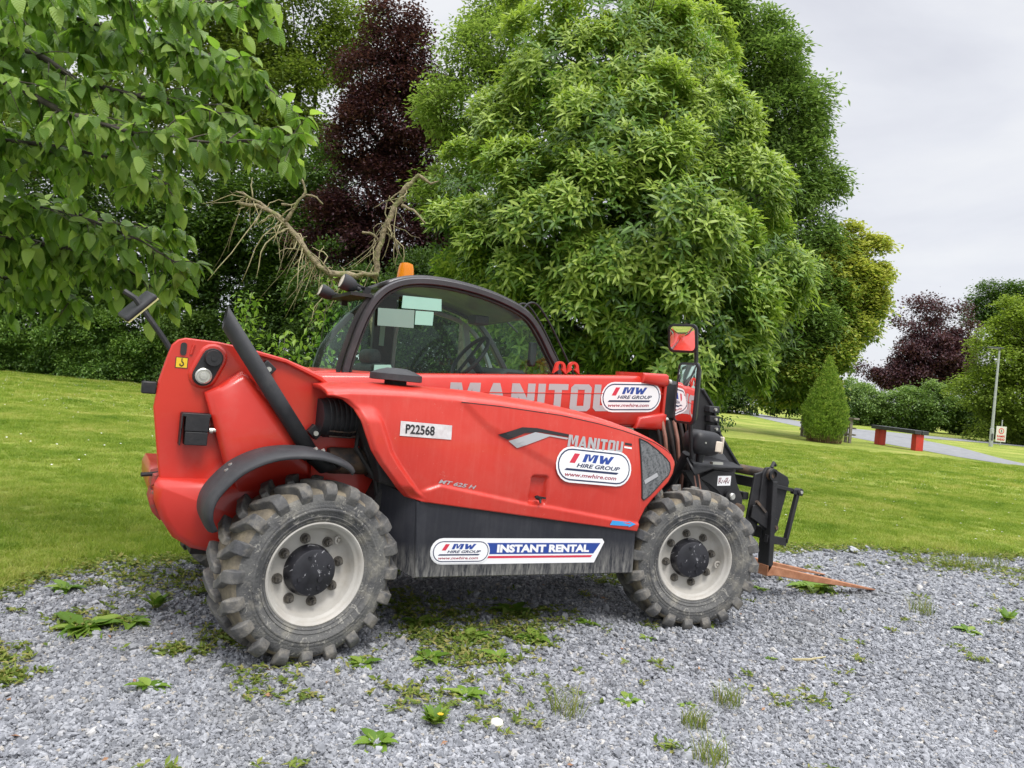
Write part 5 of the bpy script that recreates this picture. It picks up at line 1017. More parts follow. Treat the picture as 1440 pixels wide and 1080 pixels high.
# long low frame arm (right front)
mb = MB(); mb.prism([(2.46, .885), (2.54, .895), (2.78, .70), (2.78, .62), (2.70, .62)], -.50, -.46, c=.004); mb.build('front_strut', DARK, TH)
mb = MB(); mb.cyl((2.58, -.49, .87), (2.66, -.49, .62), .012, None, 10); mb.cyl((2.54, -.49, .88), (2.62, -.49, .64), .012, None, 10); mb.build('brake_hose', HOSE, TH)
# step plate and lamp bracket
mb = MB(); V = [(2.36, -.62, .985), (2.44, -.62, .885), (2.66, -.55, .925), (2.98, -.50, .925), (2.98, -.40, .95), (2.62, -.38, 1.00)]
mb.add([Vector(v) for v in V], [(0, 1, 2, 3, 4, 5)], smooth=False); lb = mb.build('lamp_plate', BPL, TH); s_ = lb.modifiers.new('thickness', 'SOLIDIFY'); s_.thickness = .012
mb = MB(); mb.tube([(2.5, -.46, 1.0), (2.5, -.35, .8), (2.5, -.2, .7)], .03, 10); mb.build('plate_support', DARK, lb)
mb = MB(); mb.box((2.52, -.56, .968), (.05, .02, .012)); mb.box((2.67, -.56, .955), (.09, .03, .016)); mb.build('bracket', STEEL, lb)
# front lift plate with pictogram label
lp = [(2.585, .845), (2.72, .905), (2.90, .895), (2.935, .82), (3.00, .72), (3.00, .665), (2.965, .62), (2.90, .63), (2.84, .70), (2.76, .765), (2.68, .81)]
mb = MB(); mb.prism(lp, -.50, -.47, c=.005); fp = mb.build('front_lift_plate', DARK, TH)
mb = MB(); mb.prism([(2.70, .90), (2.90, .895), (3.02, .64), (3.00, .54), (2.92, .56), (2.80, .70)], -.30, -.27, c=.004); mb.build('inner_lift_plate', DARK, TH)
pl_ = lambda x, z: -.50
mb = MB(); pr = lambda k: (lambda a, b: quad((2.752, .800), (.118, .004), (0, .065), 0, pl_, .0012+k)(a, b)); mb.flat([(0, 0), (1, 0), (1, 1), (0, 1)], pr(0), 0)
for x in (.1, .62):
    for s_p in ([(0, .2), (.0, .75)], [(0, .75), (.15, .8), (.1, .5)], [(.05, .5), (.2, .25), (.27, .6)]): mb.tube([pr(.001)(x+a, b) for a, b in s_p], .0026, 4, 1)
mb.tube([pr(.001)(a, b) for a, b in [(.44, .3), (.5, .55), (.56, .35)]], .0024, 4, 1); mb.build('pictogram_label', [WHT, plain('pictogram_red', (.20, .05, .06), .5)], fp)
mb = MB(); mb.cyl((2.86, -.50, .735), (2.86, -.525, .735), .042, None, 22); mb.build('pin_plate', DARK, fp)
mb = MB(); mb.lathe([(.024, 0), (.024, -.012), (.018, -.018), (.0001, -.018)], (2.865, -.525, .735), 20); mb.build('pin_cap', STEEL, fp)
mb = MB(); mb.cyl((2.955, -.49, .655), (2.955, -.54, .655), .034, .030, 20); mb.build('lower_pin', WORN, fp)
# headlamp
def rounded(c, d, mat, name, parent, sub=2, rot=None, bev=.3):
    mb = MB(); mb.box((0, 0, 0), d, None); o = mb.build(name, mat, parent, angle=180, at=None); me = o.data; m = min(d); bb = o.modifiers.new('bevel', 'BEVEL'); bb.width = m*bev; bb.segments = 4
    o.location = Vector(c)-woff(parent); 
    if rot is not None: o.rotation_euler = rot
    return o
hl_ = rounded((2.51, -.58, 1.085), (.235, .17, .155), BPL, 'headlamp', TH, rot=(0, radians(4), 0), bev=.38)
mb = MB(); mb.box((2.575-2.51, -.085, -.012), (.052, .012, .068)); o = mb.build('indicator_lens', LENS, hl_, local=True, bevel=.006); 
mb = MB(); mb.box((.122, 0, 0), (.012, .13, .11)); mb.build('lamp_glass', LENS, hl_, local=True, bevel=.005)
mb = MB(); mb.cyl((0, 0, -.07), (0, 0, -.13), .030, .022, 14); mb.build('lamp_foot', BPL, hl_, local=True)
mb = MB(); mb.cyl((-.05, -.083, .0), (-.05, -.09, .0), .006, None, 8); mb.build('screw', STEEL, hl_, local=True)
# mirrors
def mirror(c, w_, h_, nrm, name, lab, tilt=0, rim=.014, deep=.035):
    z = Vector(nrm).normalized(); x = Vector((0, 0, 1)).cross(z).normalized(); y = z.cross(x); R_ = Matrix((x, y, z)).transposed() @ Matrix.Rotation(tilt, 3, 'Z'); c = Vector(c)
    def put(P, zz): return [c+R_ @ Vector((a, b, zz)) for a, b in P]
    o = rrect(0, 0, w_, h_, .035, 5); i = rrect(0, 0, w_-rim*2, h_-rim*2, .028, 5); bk = rrect(0, 0, w_*.82, h_*.88, .035, 5); n = len(o)
    mb = MB(); V = put(i, .0)+put(i, .006)+put(o, .002)+put(o, -.012)+put(bk, -deep); F = [(k*n+j, k*n+(j+1) % n, (k+1)*n+(j+1) % n, (k+1)*n+j) for k in range(4) for j in range(n)]; F.append(tuple(4*n+j for j in range(n))[::-1]); mb.add(V, F); h = mb.build(name, BPL, TH, angle=40)
    mb = MB(); G2 = [(a*t, b*t) for t in (1,) for a, b in i]; V = [c+R_ @ Vector((0, 0, .009))]; 
    for t in (.33, .66, 1): V += [c+R_ @ Vector((a*t, b*t, .009-.006*t*t)) for a, b in i]
    F = [(0, 1+j, 1+(j+1) % n) for j in range(n)]+[(1+k*n+j, 1+(k+1)*n+j, 1+(k+1)*n+(j+1) % n, 1+k*n+(j+1) % n) for k in range(2) for j in range(n)]; mb.add(V, F); mb.build('mirror_glass', MIRR, h); return h
m1_ = mirror((2.215, -.72, 1.385), .215, .37, (-.94, .12, .0), 'side_mirror', '')
m2_ = mirror((2.20, -.66, 1.715), .20, .175, (-.86, -.30, -.20), 'upper_mirror', '')
mb = MB(); mb.tube([(2.27, -.66, 1.73), (2.31, -.66, 1.70), (2.325, -.66, 1.60), (2.32, -.66, 1.40), (2.36, -.63, 1.15), (2.42, -.60, .98)], .013, 8); mb.build('mirror_arm', DARK, TH)
mb = MB(); mb.tube([(2.25, -.72, 1.38), (2.32, -.67, 1.38)], .012, 8); mb.box((2.275, -.665, 1.735), (.05, .03, .04)); mb.build('mirror_bracket', DARK, TH)
# rear mirror on its stalk
mb = MB(); mb.tube([(-.622, -.48, 1.335), (-.66, -.48, 1.39), (-.79, -.47, 1.555), (-.835, -.46, 1.58)], .013, 8); mb.build('rear_mirror_arm', DARK, TH)
mb = MB(); mb.box((0, 0, 0), (.17, .15, .026)); o = mb.build('rear_mirror', PLAS, TH, angle=180); o.location = (-.775, -.42, 1.525); o.rotation_euler = (radians(14), radians(-48), 0); bb = o.modifiers.new('bevel', 'BEVEL'); bb.width = .012; bb.segments = 4
mb = MB(); mb.box((.0, 0, -.015), (.165, .145, .006)); mb.build('mirror_glass', plain('edge_band', (.6, .55, .25), .3), o, local=True)

# ---- cab
cabp = [(.345, 1.10), (.36, 1.34), (.40, 1.52), (.445, 1.66), (.50, 1.765), (.575, 1.84), (.68, 1.888), (.82, 1.912), (1.0, 1.914), (1.18, 1.897), (1.33, 1.868), (1.47, 1.825), (1.56, 1.775), (1.64, 1.69), (1.72, 1.58), (1.80, 1.46), (1.84, 1.30), (1.86, 1.15)]
def smooth(P, k=4):
    A_ = [Vector(a) for a in P]; o = []
    for i in range(len(A_)-1):
        p0 = A_[max(i-1, 0)]; p1 = A_[i]; p2 = A_[i+1]; p3 = A_[min(i+2, len(A_)-1)]
        for j in range(k): t = j/k; o.append(.5*((2*p1)+(p2-p0)*t+(2*p0-5*p1+4*p2-p3)*t*t+(3*p1-p0-3*p2+p3)*t**3))
    return o+[A_[-1]]
cp = smooth(cabp); cab = MB()
def frame_bar(mb, P, y, w_, d_, m=0):   # flat tube following a profile
    n = len(P); V = []
    for i, p in enumerate(P):
        t = (P[min(i+1, n-1)]-P[max(i-1, 0)]).normalized(); nn_ = Vector((-t.y, t.x))
        for a, b in ((-.5, -.35), (-.35, -.5), (.35, -.5), (.5, -.35), (.5, .35), (.35, .5), (-.35, .5), (-.5, .35)): V.append((p.x+nn_.x*a*w_, y+b*d_, p.y+nn_.y*a*w_))
    F = [(i*8+k, i*8+(k+1) % 8, (i+1)*8+(k+1) % 8, (i+1)*8+k) for i in range(n-1) for k in range(8)]; mb.add(V, F)
mb = MB(); frame_bar(mb, cp, .10, .040, .06); cabo = mb.build('cab', FRAME, TH, angle=50)
ins = [p+Vector((.05 if p.x < 1.1 else -.035, -.022 if p.y > 1.5 else 0)) for p in cp]
mb = MB(); q = [p+(Vector((1.1, 1.3))-p).normalized()*.030 for p in cp]; frame_bar(mb, q, .105, .014, .04); mb.build('window_seal', SHAD, cabo)
mb = MB(); frame_bar(mb, [p+Vector((.02+.10*max(0, min(1, (p.y-1.5)/.3))*(p.x < 1), -.035)) for p in cp], .86, .040, .05); mb.build('cab_side_frame', FRAME, cabo)
# rear upright of the near side doubled (dark seal line)
mb = MB(); frame_bar(mb, [p+Vector((-.036, .0)) for p in cp[:18]], .12, .026, .03); mb.build('rear_pillar', SHAD, cabo)
# roof
mb = MB(); top = [p for p in cp if p.y > (1.83 if p.x < 1 else 1.76)]; V = []; nn = len(top)
for p in top: V += [(p.x, .12, p.y), (p.x, .30, p.y-.005), (p.x, .66, p.y-.02), (p.x, .86, p.y-.03)]
F = [(i*4+k, i*4+k+1, (i+1)*4+k+1, (i+1)*4+k) for i in range(nn-1) for k in range(3)]; mb.add(V, F); rf = mb.build('roof', FRAME, cabo); s_ = rf.modifiers.new('thickness', 'SOLIDIFY'); s_.thickness = .04; s_.offset = -1
# glazing
def sheet(prof, y0, y1, name, mat, par, n=6, bow=0.0):
    mb = MB(); V = []
    for p in prof:
        for k in range(n+1): t = k/n; V.append((p[0]-bow*sin(pi*t), y0+(y1-y0)*t, p[1]))
    F = [(i*(n+1)+k, i*(n+1)+k+1, (i+1)*(n+1)+k+1, (i+1)*(n+1)+k) for i in range(len(prof)-1) for k in range(n)]; mb.add(V, F); return mb.build(name, mat, par, angle=180)
mb = MB(); P = [(p.x, p.y) for p in q]; mb.add([(a, .10, b) for a, b in P], [tuple(range(len(P)))], smooth=False); mb.build('side_window', GLS, cabo)
mb = MB(); mb.add([(a, .86, b) for a, b in P], [tuple(range(len(P)))], smooth=False); mb.build('door_window', GLS, cabo)
rg = [(p.x-.02, p.y) for p in cp if p.x < .62 and p.y < 1.86]; sheet(rg, .13, .86, 'rear_window', GLR, cabo, 8, .02)
wsn = [(p.x, p.y) for p in cp if p.x > 1.5]; sheet(wsn, .10, .86, 'windscreen', GLS, cabo, 6, -.04)
# far door frame seen through the glass
DF = pmat('door_frame_grey', (.20, .235, .235), (.27, .30, .30), 4, .5)
arc2 = smooth([(.905, 1.10), (.905, 1.40), (.91, 1.66), (.98, 1.755), (1.12, 1.80), (1.26, 1.79), (1.40, 1.755), (1.52, 1.68), (1.60, 1.58), (1.66, 1.47), (1.70, 1.38), (1.74, 1.2)], 3)
mb = MB(); frame_bar(mb, arc2, .83, .030, .03); mb.build('door_frame', DF, cabo)
mb = MB(); mb.prism([(1.40, 1.75), (1.445, 1.74), (1.53, 1.42), (1.475, 1.42)], .80, .83); mb.build('door_stay', DF, cabo)
mb = MB(); mb.prism([(.74, 1.1), (.74, 1.86), (.885, 1.86), (.885, 1.1)], .80, .85, c=.005); o = mb.build('door_pillar', SHAD, cabo); mb = MB(); mb.box((.80, .795, 1.60), (.035, .006, .16)); mb.build('pillar_label', MINT2, cabo)
# films on the near window
wy = lambda x, z: .092
def film(P, m): mb = MB(); mb.prism(P, .070, .0725); mb.build('window_film', m, cabo)
film([(.51, 1.71), (.737, 1.725), (.742, 1.618), (.515, 1.607)], MINT2); film([(.655, 1.803), (.905, 1.815), (.912, 1.742), (.655, 1.728)], MINT); film([(.745, 1.724), (.862, 1.731), (.862, 1.648), (.747, 1.640)], MINT); film([(.52, 1.375), (.62, 1.385), (.66, 1.30), (.52, 1.30)], MINT)
# interior
INT = plain('interior_black', (.02, .021, .024), .7); SEAT = pmat('seat_fabric', (.03, .032, .036), (.06, .06, .065), 30, .9)
for (c, d, ry) in (((.84, .50, 1.08), (.46, .48, .12), 0), ((.66, .50, 1.20), (.12, .44, .38), -.12), ((.63, .50, 1.43), (.09, .24, .10), -.12)):
    mb = MB(); mb.box((0, 0, 0), d); o = mb.build('seat', SEAT, cabo, angle=180); o.location = c; o.rotation_euler = (0, ry, 0); bb = o.modifiers.new('bevel', 'BEVEL'); bb.width = .04; bb.segments = 3
mb = MB(); mb.prism([(1.30, 1.0), (1.36, 1.36), (1.48, 1.44), (1.60, 1.44), (1.78, 1.34), (1.84, 1.0)], .20, .78, c=.02); mb.build('dashboard', INT, cabo)
mb = MB(); Rw = Matrix.Translation((1.33, .48, 1.50)) @ Matrix.Rotation(radians(-55), 4, 'Y'); mb.tube([Rw @ Vector((.17*cos(t), .17*sin(t), 0)) for t in np.linspace(0, 2*pi, 25)], .014, 8); mb.tube([Rw @ Vector((-.16, 0, 0)), Rw @ Vector((.16, 0, 0))], .012, 6); mb.tube([Rw @ Vector((0, 0, 0)), (1.46, .48, 1.36)], .03, 10); mb.build('steering_wheel', INT, cabo)
mb = MB(); mb.box((1.62, .14, 1.55), (.05, .04, .16)); mb.build('monitor', INT, cabo, bevel=.01)
mb = MB(); mb.box((1.28, .30, 1.74), (.10, .12, .06)); mb.build('cab_lamp', INT, cabo, bevel=.01)
# cab lower body
mb = MB(); mb.prism([(.20, .60), (.15, 1.30), (.36, 1.33), (1.84, 1.36), (1.92, 1.0), (1.86, .62)], .10, .88, c=.02); mb.build('cab_body', REDC, TH)
# beacon
mb = MB(); mb.lathe([(.045, 1.94), (.047, 1.955)], (0, 0, 0), 24, rot=Matrix.Rotation(pi/2, 3, 'X')); mb = MB()
mb.cyl((.80, .45, 1.93), (.80, .45, 1.955), .052, None, 24); bc = mb.build('beacon_base', SHAD, TH)
mb = MB(); mb.tube([(.80, .45, 1.955), (.80, .45, 2.02), (.80, .45, 2.05), (.80, .45, 2.058)], [.056, .050, .042, .02], 24); be = mb.build('beacon', AMB, TH, angle=50); mb = MB(); mb.cyl((.80, .45, 1.958), (.80, .45, 2.0), .02, None, 12); mb.build('bulb', STEEL, be)
mb = MB(); mb.tube([(.84, .5, 1.965), (1.0, .55, 1.96), (1.25, .6, 1.945), (1.55, .6, 1.86), (1.75, .6, 1.72)], .008, 6); mb.tube([(.84, .7, 1.965), (1.1, .7, 1.968), (1.4, .7, 1.93), (1.7, .7, 1.80)], .007, 6); mb.build('roof_cable', SHAD, TH)
# work lamps at the back of the roof
for (x, y, z, r, az) in ((.315, .52, 1.80, .041, 0), (.345, .17, 1.835, .047, 1)):
    ax_ = Matrix.Rotation(pi/2, 3, 'Z') @ Matrix.Rotation(radians(18), 3, 'X'); mb = MB(); mb.lathe([(.0001, .040), (r*.9, .040), (r, .036), (r*1.02, .015), (r*.96, -.012), (r*.8, -.036), (r*.5, -.052), (r*.3, -.058), (r*.28, -.08), (.0001, -.081)], (x, y, z), 24, rot=ax_); wl = mb.build('work_lamp', PLAS, TH, angle=40)
    mb = MB(); mb.lathe([(.0001, .044), (r*.86, .041)], (x, y, z), 24, rot=ax_); mb.build('lamp_lens', LENS, wl)
    mb = MB(); mb.tube([(x+.05, y, z), (x+.10, y+.02, z-.01), (x+.13, y+.02, z-.04)], .012, 8); mb.box((x+.12, y, z-.035), (.04, .03, .06)); mb.build('lamp_bracket', DARK, wl)
mb = MB(); mb.box((.41, .34, 1.775), (.13, .50, .02)); mb.build('lamp_shelf', SHAD, TH)
# front screen guard rods
for dy, dx in ((0, 0), (.12, .0)):
    mb = MB(); P_ = smooth([(1.56+dx, 1.84), (1.61+dx, 1.895), (1.68+dx, 1.885), (1.79+dx, 1.77), (1.92+dx, 1.59), (2.05+dx, 1.40)], 4); mb.tube([(p.x, .22+dy, p.y) for p in P_], .0075, 7); mb.build('screen_guard', DARK, TH)

# ---- wheels
def make_wheel(cx, cy, steer, flip=False, mesh_from=None):
    root = bpy.data.objects.new('wheel', None); COL.objects.link(root); root.parent = TH; root.location = (cx, cy, .405); root.rotation_euler = (0, radians(3), steer+(pi if flip else 0)); root.empty_display_size = .1
    if mesh_from:
        for ch in mesh_from.children: c = ch.copy(); COL.objects.link(c); c.parent = root
        return root
    half = [(.215, -.105), (.222, -.118), (.235, -.128), (.255, -.140), (.285, -.150), (.320, -.153), (.345, -.150), (.362, -.141), (.374, -.126), (.380, -.10), (.383, -.05), (.384, 0)]
    prof = half+[(r, -y) for r, y in half[::-1][1:]]
    P3_ = [(.2345, -.1285), (.2365, -.1315), (.2395, -.1305)]
    prof = half[:3]+[(.238, -.133), (.246, -.138), (.249, -.135), (.256, -.142), (.262, -.146), (.265, -.143)]+[half[4]]+[(.290, -.1555), (.297, -.1565), (.301, -.1525), (.312, -.1560), (.316, -.1525)]+half[5:]+[(r, -y) for r, y in half[::-1][1:]]
    def mk(mb, name, mats, ang=35): 
        me_o = mb.build(name, mats, None, angle=ang); me_o.parent = root; return me_o
    mb = MB(); b0 = len(mb.f); mb.lathe(prof, (0, 0, 0), 90); 
    nseg = 90; rows = len(prof)-1
    for i in range(rows):
        y0 = prof[i][1]; r0 = prof[i][0]
        if r0 > .36 and prof[i+1][0] > .36:
            for k in range(nseg): mb.m[i*nseg+k] = 1
    ty = mk(mb, 'tyre', [RUBB, TREAD], 60)
    # lugs
    mb = MB(); nl_ = 20
    def ring(phi, y, r): return Vector((r*cos(phi), y, r*sin(phi)))
    for side in (-1, 1):
        for k in range(nl_):
            ph0 = 2*pi*(k+(.5 if side > 0 else 0))/nl_
            # stations from centre to shoulder: (y, r_base, r_top, half width angle, phase lead)
            St = [(-.006, .380, .412, .052, .165), (.045, .380, .417, .060, .125), (.085, .378, .418, .072, .055), (.118, .374, .417, .082, .0), (.145, .356, .410, .084, -.005), (.156, .340, .396, .082, -.005), (.163, .335, .372, .078, -.005)]
            V = []
            for y, rb, rt_, hw, le in St:
                yy = y*side; c = ph0+le
                if y > .15: V += [ring(c-hw, yy*.93, rb), ring(c-hw*.86, yy*1.03, rt_-.006), ring(c+hw*.86, yy*1.03, rt_-.006), ring(c+hw, yy*.93, rb)]
                else: V += [ring(c-hw, yy, rb-.004), ring(c-hw*.78, yy, rt_), ring(c+hw*.78, yy, rt_), ring(c+hw, yy, rb-.004)]
            m_ = len(St); F = [(i*4+j, i*4+j+1, (i+1)*4+j+1, (i+1)*4+j) for i in range(m_-1) for j in range(3)]+[(3, 2, 1, 0), tuple((m_-1)*4+j for j in range(4))]
            if side > 0: F = [f[::-1] for f in F]
            mb.add(V, F)
    lg = mb.build('tread_lugs', LUG, None, angle=45); lg.parent = root; bb = lg.modifiers.new('bevel', 'BEVEL'); bb.width = .005; bb.segments = 2; bb.limit_method = 'ANGLE'; bb.angle_limit = radians(30)
    mb = MB(); mb.lathe([(.232, -.118), (.236, -.124), (.235, -.131), (.229, -.134), (.222, -.130), (.216, -.118), (.211, -.108), (.204, -.104), (.201, -.096), (.198, -.060), (.190, -.046), (.182, -.040), (.176, -.0375), (.10, -.0375), (.09, -.0375)], (0, 0, 0), 72); mb.lathe([(.215, -.11), (.205, .11), (.232, .13)], (0, 0, 0), 40); mb.lathe([(.176, -.03), (.05, -.03)], (0, 0, 0), 30); mk(mb, 'rim', RIM, 40)
    mb = MB(); mb.lathe([(.118, -.036), (.117, -.050), (.113, -.060), (.109, -.090), (.104, -.099), (.096, -.103), (.0001, -.105)], (0, 0, 0), 48); mk(mb, 'hub', HUBM, 30)
    for k in range(4): a = k*pi/2+.4; mb = MB(); mb.cyl((.075*cos(a), -.103, .075*sin(a)), (.075*cos(a), -.111, .075*sin(a)), .008, None, 8); mk(mb, 'hub_bolt', HUBM)
    mb = MB(); mb.cyl((.03, -.105, -.03), (.03, -.110, -.03), .011, None, 10); mk(mb, 'drain_plug', STEEL if False else HUBM)
    nut = MB(); nut.cyl((0, 0, 0), (0, -.008, 0), .024, None, 18); nut.cyl((0, -.008, 0), (0, -.030, 0), .0175, .016, 6); nut.cyl((0, -.03, 0), (0, -.040, 0), .009, None, 10); no_ = mk(nut, 'wheel_nut', NUT)
    for k in range(8):
        a = k*pi/4+.25; o = no_ if k == 0 else no_.copy()
        if k: COL.objects.link(o)
        o.parent = root; o.location = (.147*cos(a), -.037, .147*sin(a))
    mb = MB(); a = .85 if cx < 1 else -.12; c = Vector((.185*cos(a), -.05, .185*sin(a))); mb.tube([c+Vector((.018*cos(t), -.012, .018*sin(t))) for t in np.linspace(.6, 4.4, 9)], .006, 7); mb.cyl(c+Vector((0, .01, 0)), c+Vector((0, -.012, 0)), .008, None, 8); mk(mb, 'valve', RIM)
    return root
w1 = make_wheel(0, -.755, radians(10)); w2 = make_wheel(2.3, -.755, radians(-16)); make_wheel(0, .755, radians(10), True, w1); make_wheel(2.3, .755, radians(-16), True, w2)

# ---- carriage and forks
mb = MB(); mb.cyl((3.29, -.46, .885), (3.29, .46, .885), .034, None, 22); mb.cyl((3.29, -.475, .885), (3.29, -.45, .885), .042, None, 22); ca = mb.build('carriage', WORN, TH)
mb = MB(); mb.lathe([(.042, -.476), (.042, -.49), (.026, -.49), (.024, -.45), (.0001, -.45)], (3.29, 0, .885), 22); mb.build('shaft_end', DARK, ca)
mb = MB(); mb.prism([(3.22, .88), (3.25, .93), (3.30, .935), (3.47, .87), (3.49, .83), (3.40, .47), (3.34, .45), (3.20, .56)], -.455, -.43, c=.004); mb.prism([(3.16, .88), (3.24, .90), (3.26, .62), (3.18, .40), (3.10, .42)], -.44, -.42, c=.003)
mb.box((3.33, 0, .80), (.04, .86, .07)); mb.box((3.30, 0, .47), (.04, .86, .08)); mb.box((3.24, -.1, .66), (.03, .04, .44)); mb.build('carriage_frame', DARK, ca, bevel=.003)
for y in (.1, .42): mb = MB(); mb.prism([(3.22, .88), (3.25, .93), (3.30, .935), (3.42, .87), (3.38, .47), (3.30, .45), (3.18, .56)], y, y+.02, c=.004); mb.build('carriage_rib', DARK, ca)
mb = MB(); mb.prism([(3.13, .665), (3.17, .68), (3.38, .57), (3.40, .50), (3.36, .465), (3.12, .585)], -.475, -.462, c=.003); mb.build('lower_bracket', DARK, ca)
mb = MB(); mb.cyl((3.365, -.475, .515), (3.365, -.492, .515), .014, None, 12); mb.build('bolt', WORN, ca)
mb = MB(); mb.box((3.20, -.478, .66), (.12, .02, .018), Matrix.Rotation(radians(38), 3, 'Y')); mb.build('lever', WORN, ca)
mb = MB(); mb.box((3.40, -.475, .795), (.20, .022, .026), Matrix.Rotation(radians(8), 3, 'Y')); mb.box((3.55, -.475, .765), (.10, .03, .035), Matrix.Rotation(radians(8), 3, 'Y')); mb.cyl((3.565, -.50, .77), (3.565, -.45, .77), .026, None, 16); mb.build('locking_arm', DARK, ca, bevel=.003)
mb = MB(); mb.cyl((3.565, -.50, .77), (3.565, -.508, .77), .012, None, 12); mb.build('bolt', STEEL, ca)
mb = MB(); V0 = Vector((3.555, -.475, .76)); V1 = Vector((3.475, -.475, .405)); q = V1-V0; mb.box((V0+V1)/2, (.028, .03, q.length), Matrix.Rotation(math.atan2(q.x, q.z)+pi, 3, 'Y')); mb.build('guard_bar', DARK, ca, bevel=.003)
mb = MB(); mb.box((3.38, -.475, .425), (.20, .03, .055), Matrix.Rotation(radians(8), 3, 'Y')); mb.build('guard_foot', DARK, ca, bevel=.003)
mb = MB(); mb.tube([(3.30, -.45, .93), (3.34, -.43, .965), (3.37, -.42, .945)], .012, 6); mb.build('hook_lug', DARK, ca)
mb = MB(); mb.box((3.13, -.15, .72), (.05, .5, .05)); mb.cyl((2.95, -.15, .60), (3.2, -.15, .52), .035, None, 14); mb.build('tilt_cylinder', DARK, ca)
def fork(y):
    mb = MB(); hw = .05
    shank = [(3.27, .84), (3.33, .84), (3.36, .235), (3.28, .20)]
    mb.prism([(3.27, .84), (3.315, .84), (3.345, .26), (3.30, .20)], y-hw, y+hw, c=.004)
    sh = mb.build('fork_shank', DARK, TH); V = []
    for x, zt, th_, h_ in ((3.295, .255, .075, hw), (3.36, .245, .062, hw), (3.8, .162, .046, hw), (4.2, .088, .024, hw*.95), (4.42, .046, .014, hw*.7), (4.54, .024, .008, hw*.35)):
        V += [(x, y-h_, zt-th_), (x, y-h_, zt), (x, y+h_, zt), (x, y+h_, zt-th_)]
    F = [(i*4+k, (i+1)*4+k, (i+1)*4+(k+1) % 4, i*4+(k+1) % 4) for i in range(5) for k in range(4)]+[(0, 1, 2, 3), (23, 22, 21, 20)]
    mb = MB(); mb.add(V, F); mb.build('fork_blade', FORK, TH, bevel=.003, angle=20)
fork(-.455); fork(.01)
# ------------------------------------------------------------------ weeds and small things on the gravel
L_weed = leafmat('weed_leaf', (.07, .15, .015), (.15, .26, .03), (.27, .36, .07), .3, .5)
L_moss = leafmat('dry_weed_leaf', (.09, .14, .02), (.19, .25, .04), (.33, .29, .10), .3, .7)
WL = []
for i in range(4):
    V, F = broad_leaf(40+i); V = V.copy(); V[:, 1] *= .85
    for tn in (.2, .55, .85): WL.append(npmesh('leaf', V, F, [L_weed], True, {'tint': ('FACE', 'FLOAT', np.full(len(F), tn))}))
rw = random.Random(77)
def weed(l, d, size, label, kind='rosette', n=11, mat=None):
    rt = empty('gravel_weed', G(l, d, .01), label, 'weed', 'weeds growing in the gravel')
    if kind == 'grass':
        V, F, T = blades(90, size*.5, size*.8, .0035, rw.randrange(999), .8); link('blades', npmesh('blades', V, F, [mat or L_moss], False, {'tint': ('FACE', 'FLOAT', T)}), rt); return rt
    n = int(n*1.4)
    for k in range(n):
        a = k*2.4+rw.uniform(-.3, .3); el = rw.uniform(.02, .5) if kind != 'upright' else rw.uniform(.7, 1.25)
        d_ = Vector((cos(a)*cos(el), sin(a)*cos(el), sin(el))); L_ = size*rw.uniform(.35, .62)
        x = d_; y = Vector((0, 0, 1)).cross(x).normalized(); z = x.cross(y)
        o = link('leaf', WL[rw.randrange(12)], rt, d_*.01); o.rotation_euler = Matrix((x, y, z)).transposed().to_euler(); o.scale = (L_, L_, L_)
    return rt
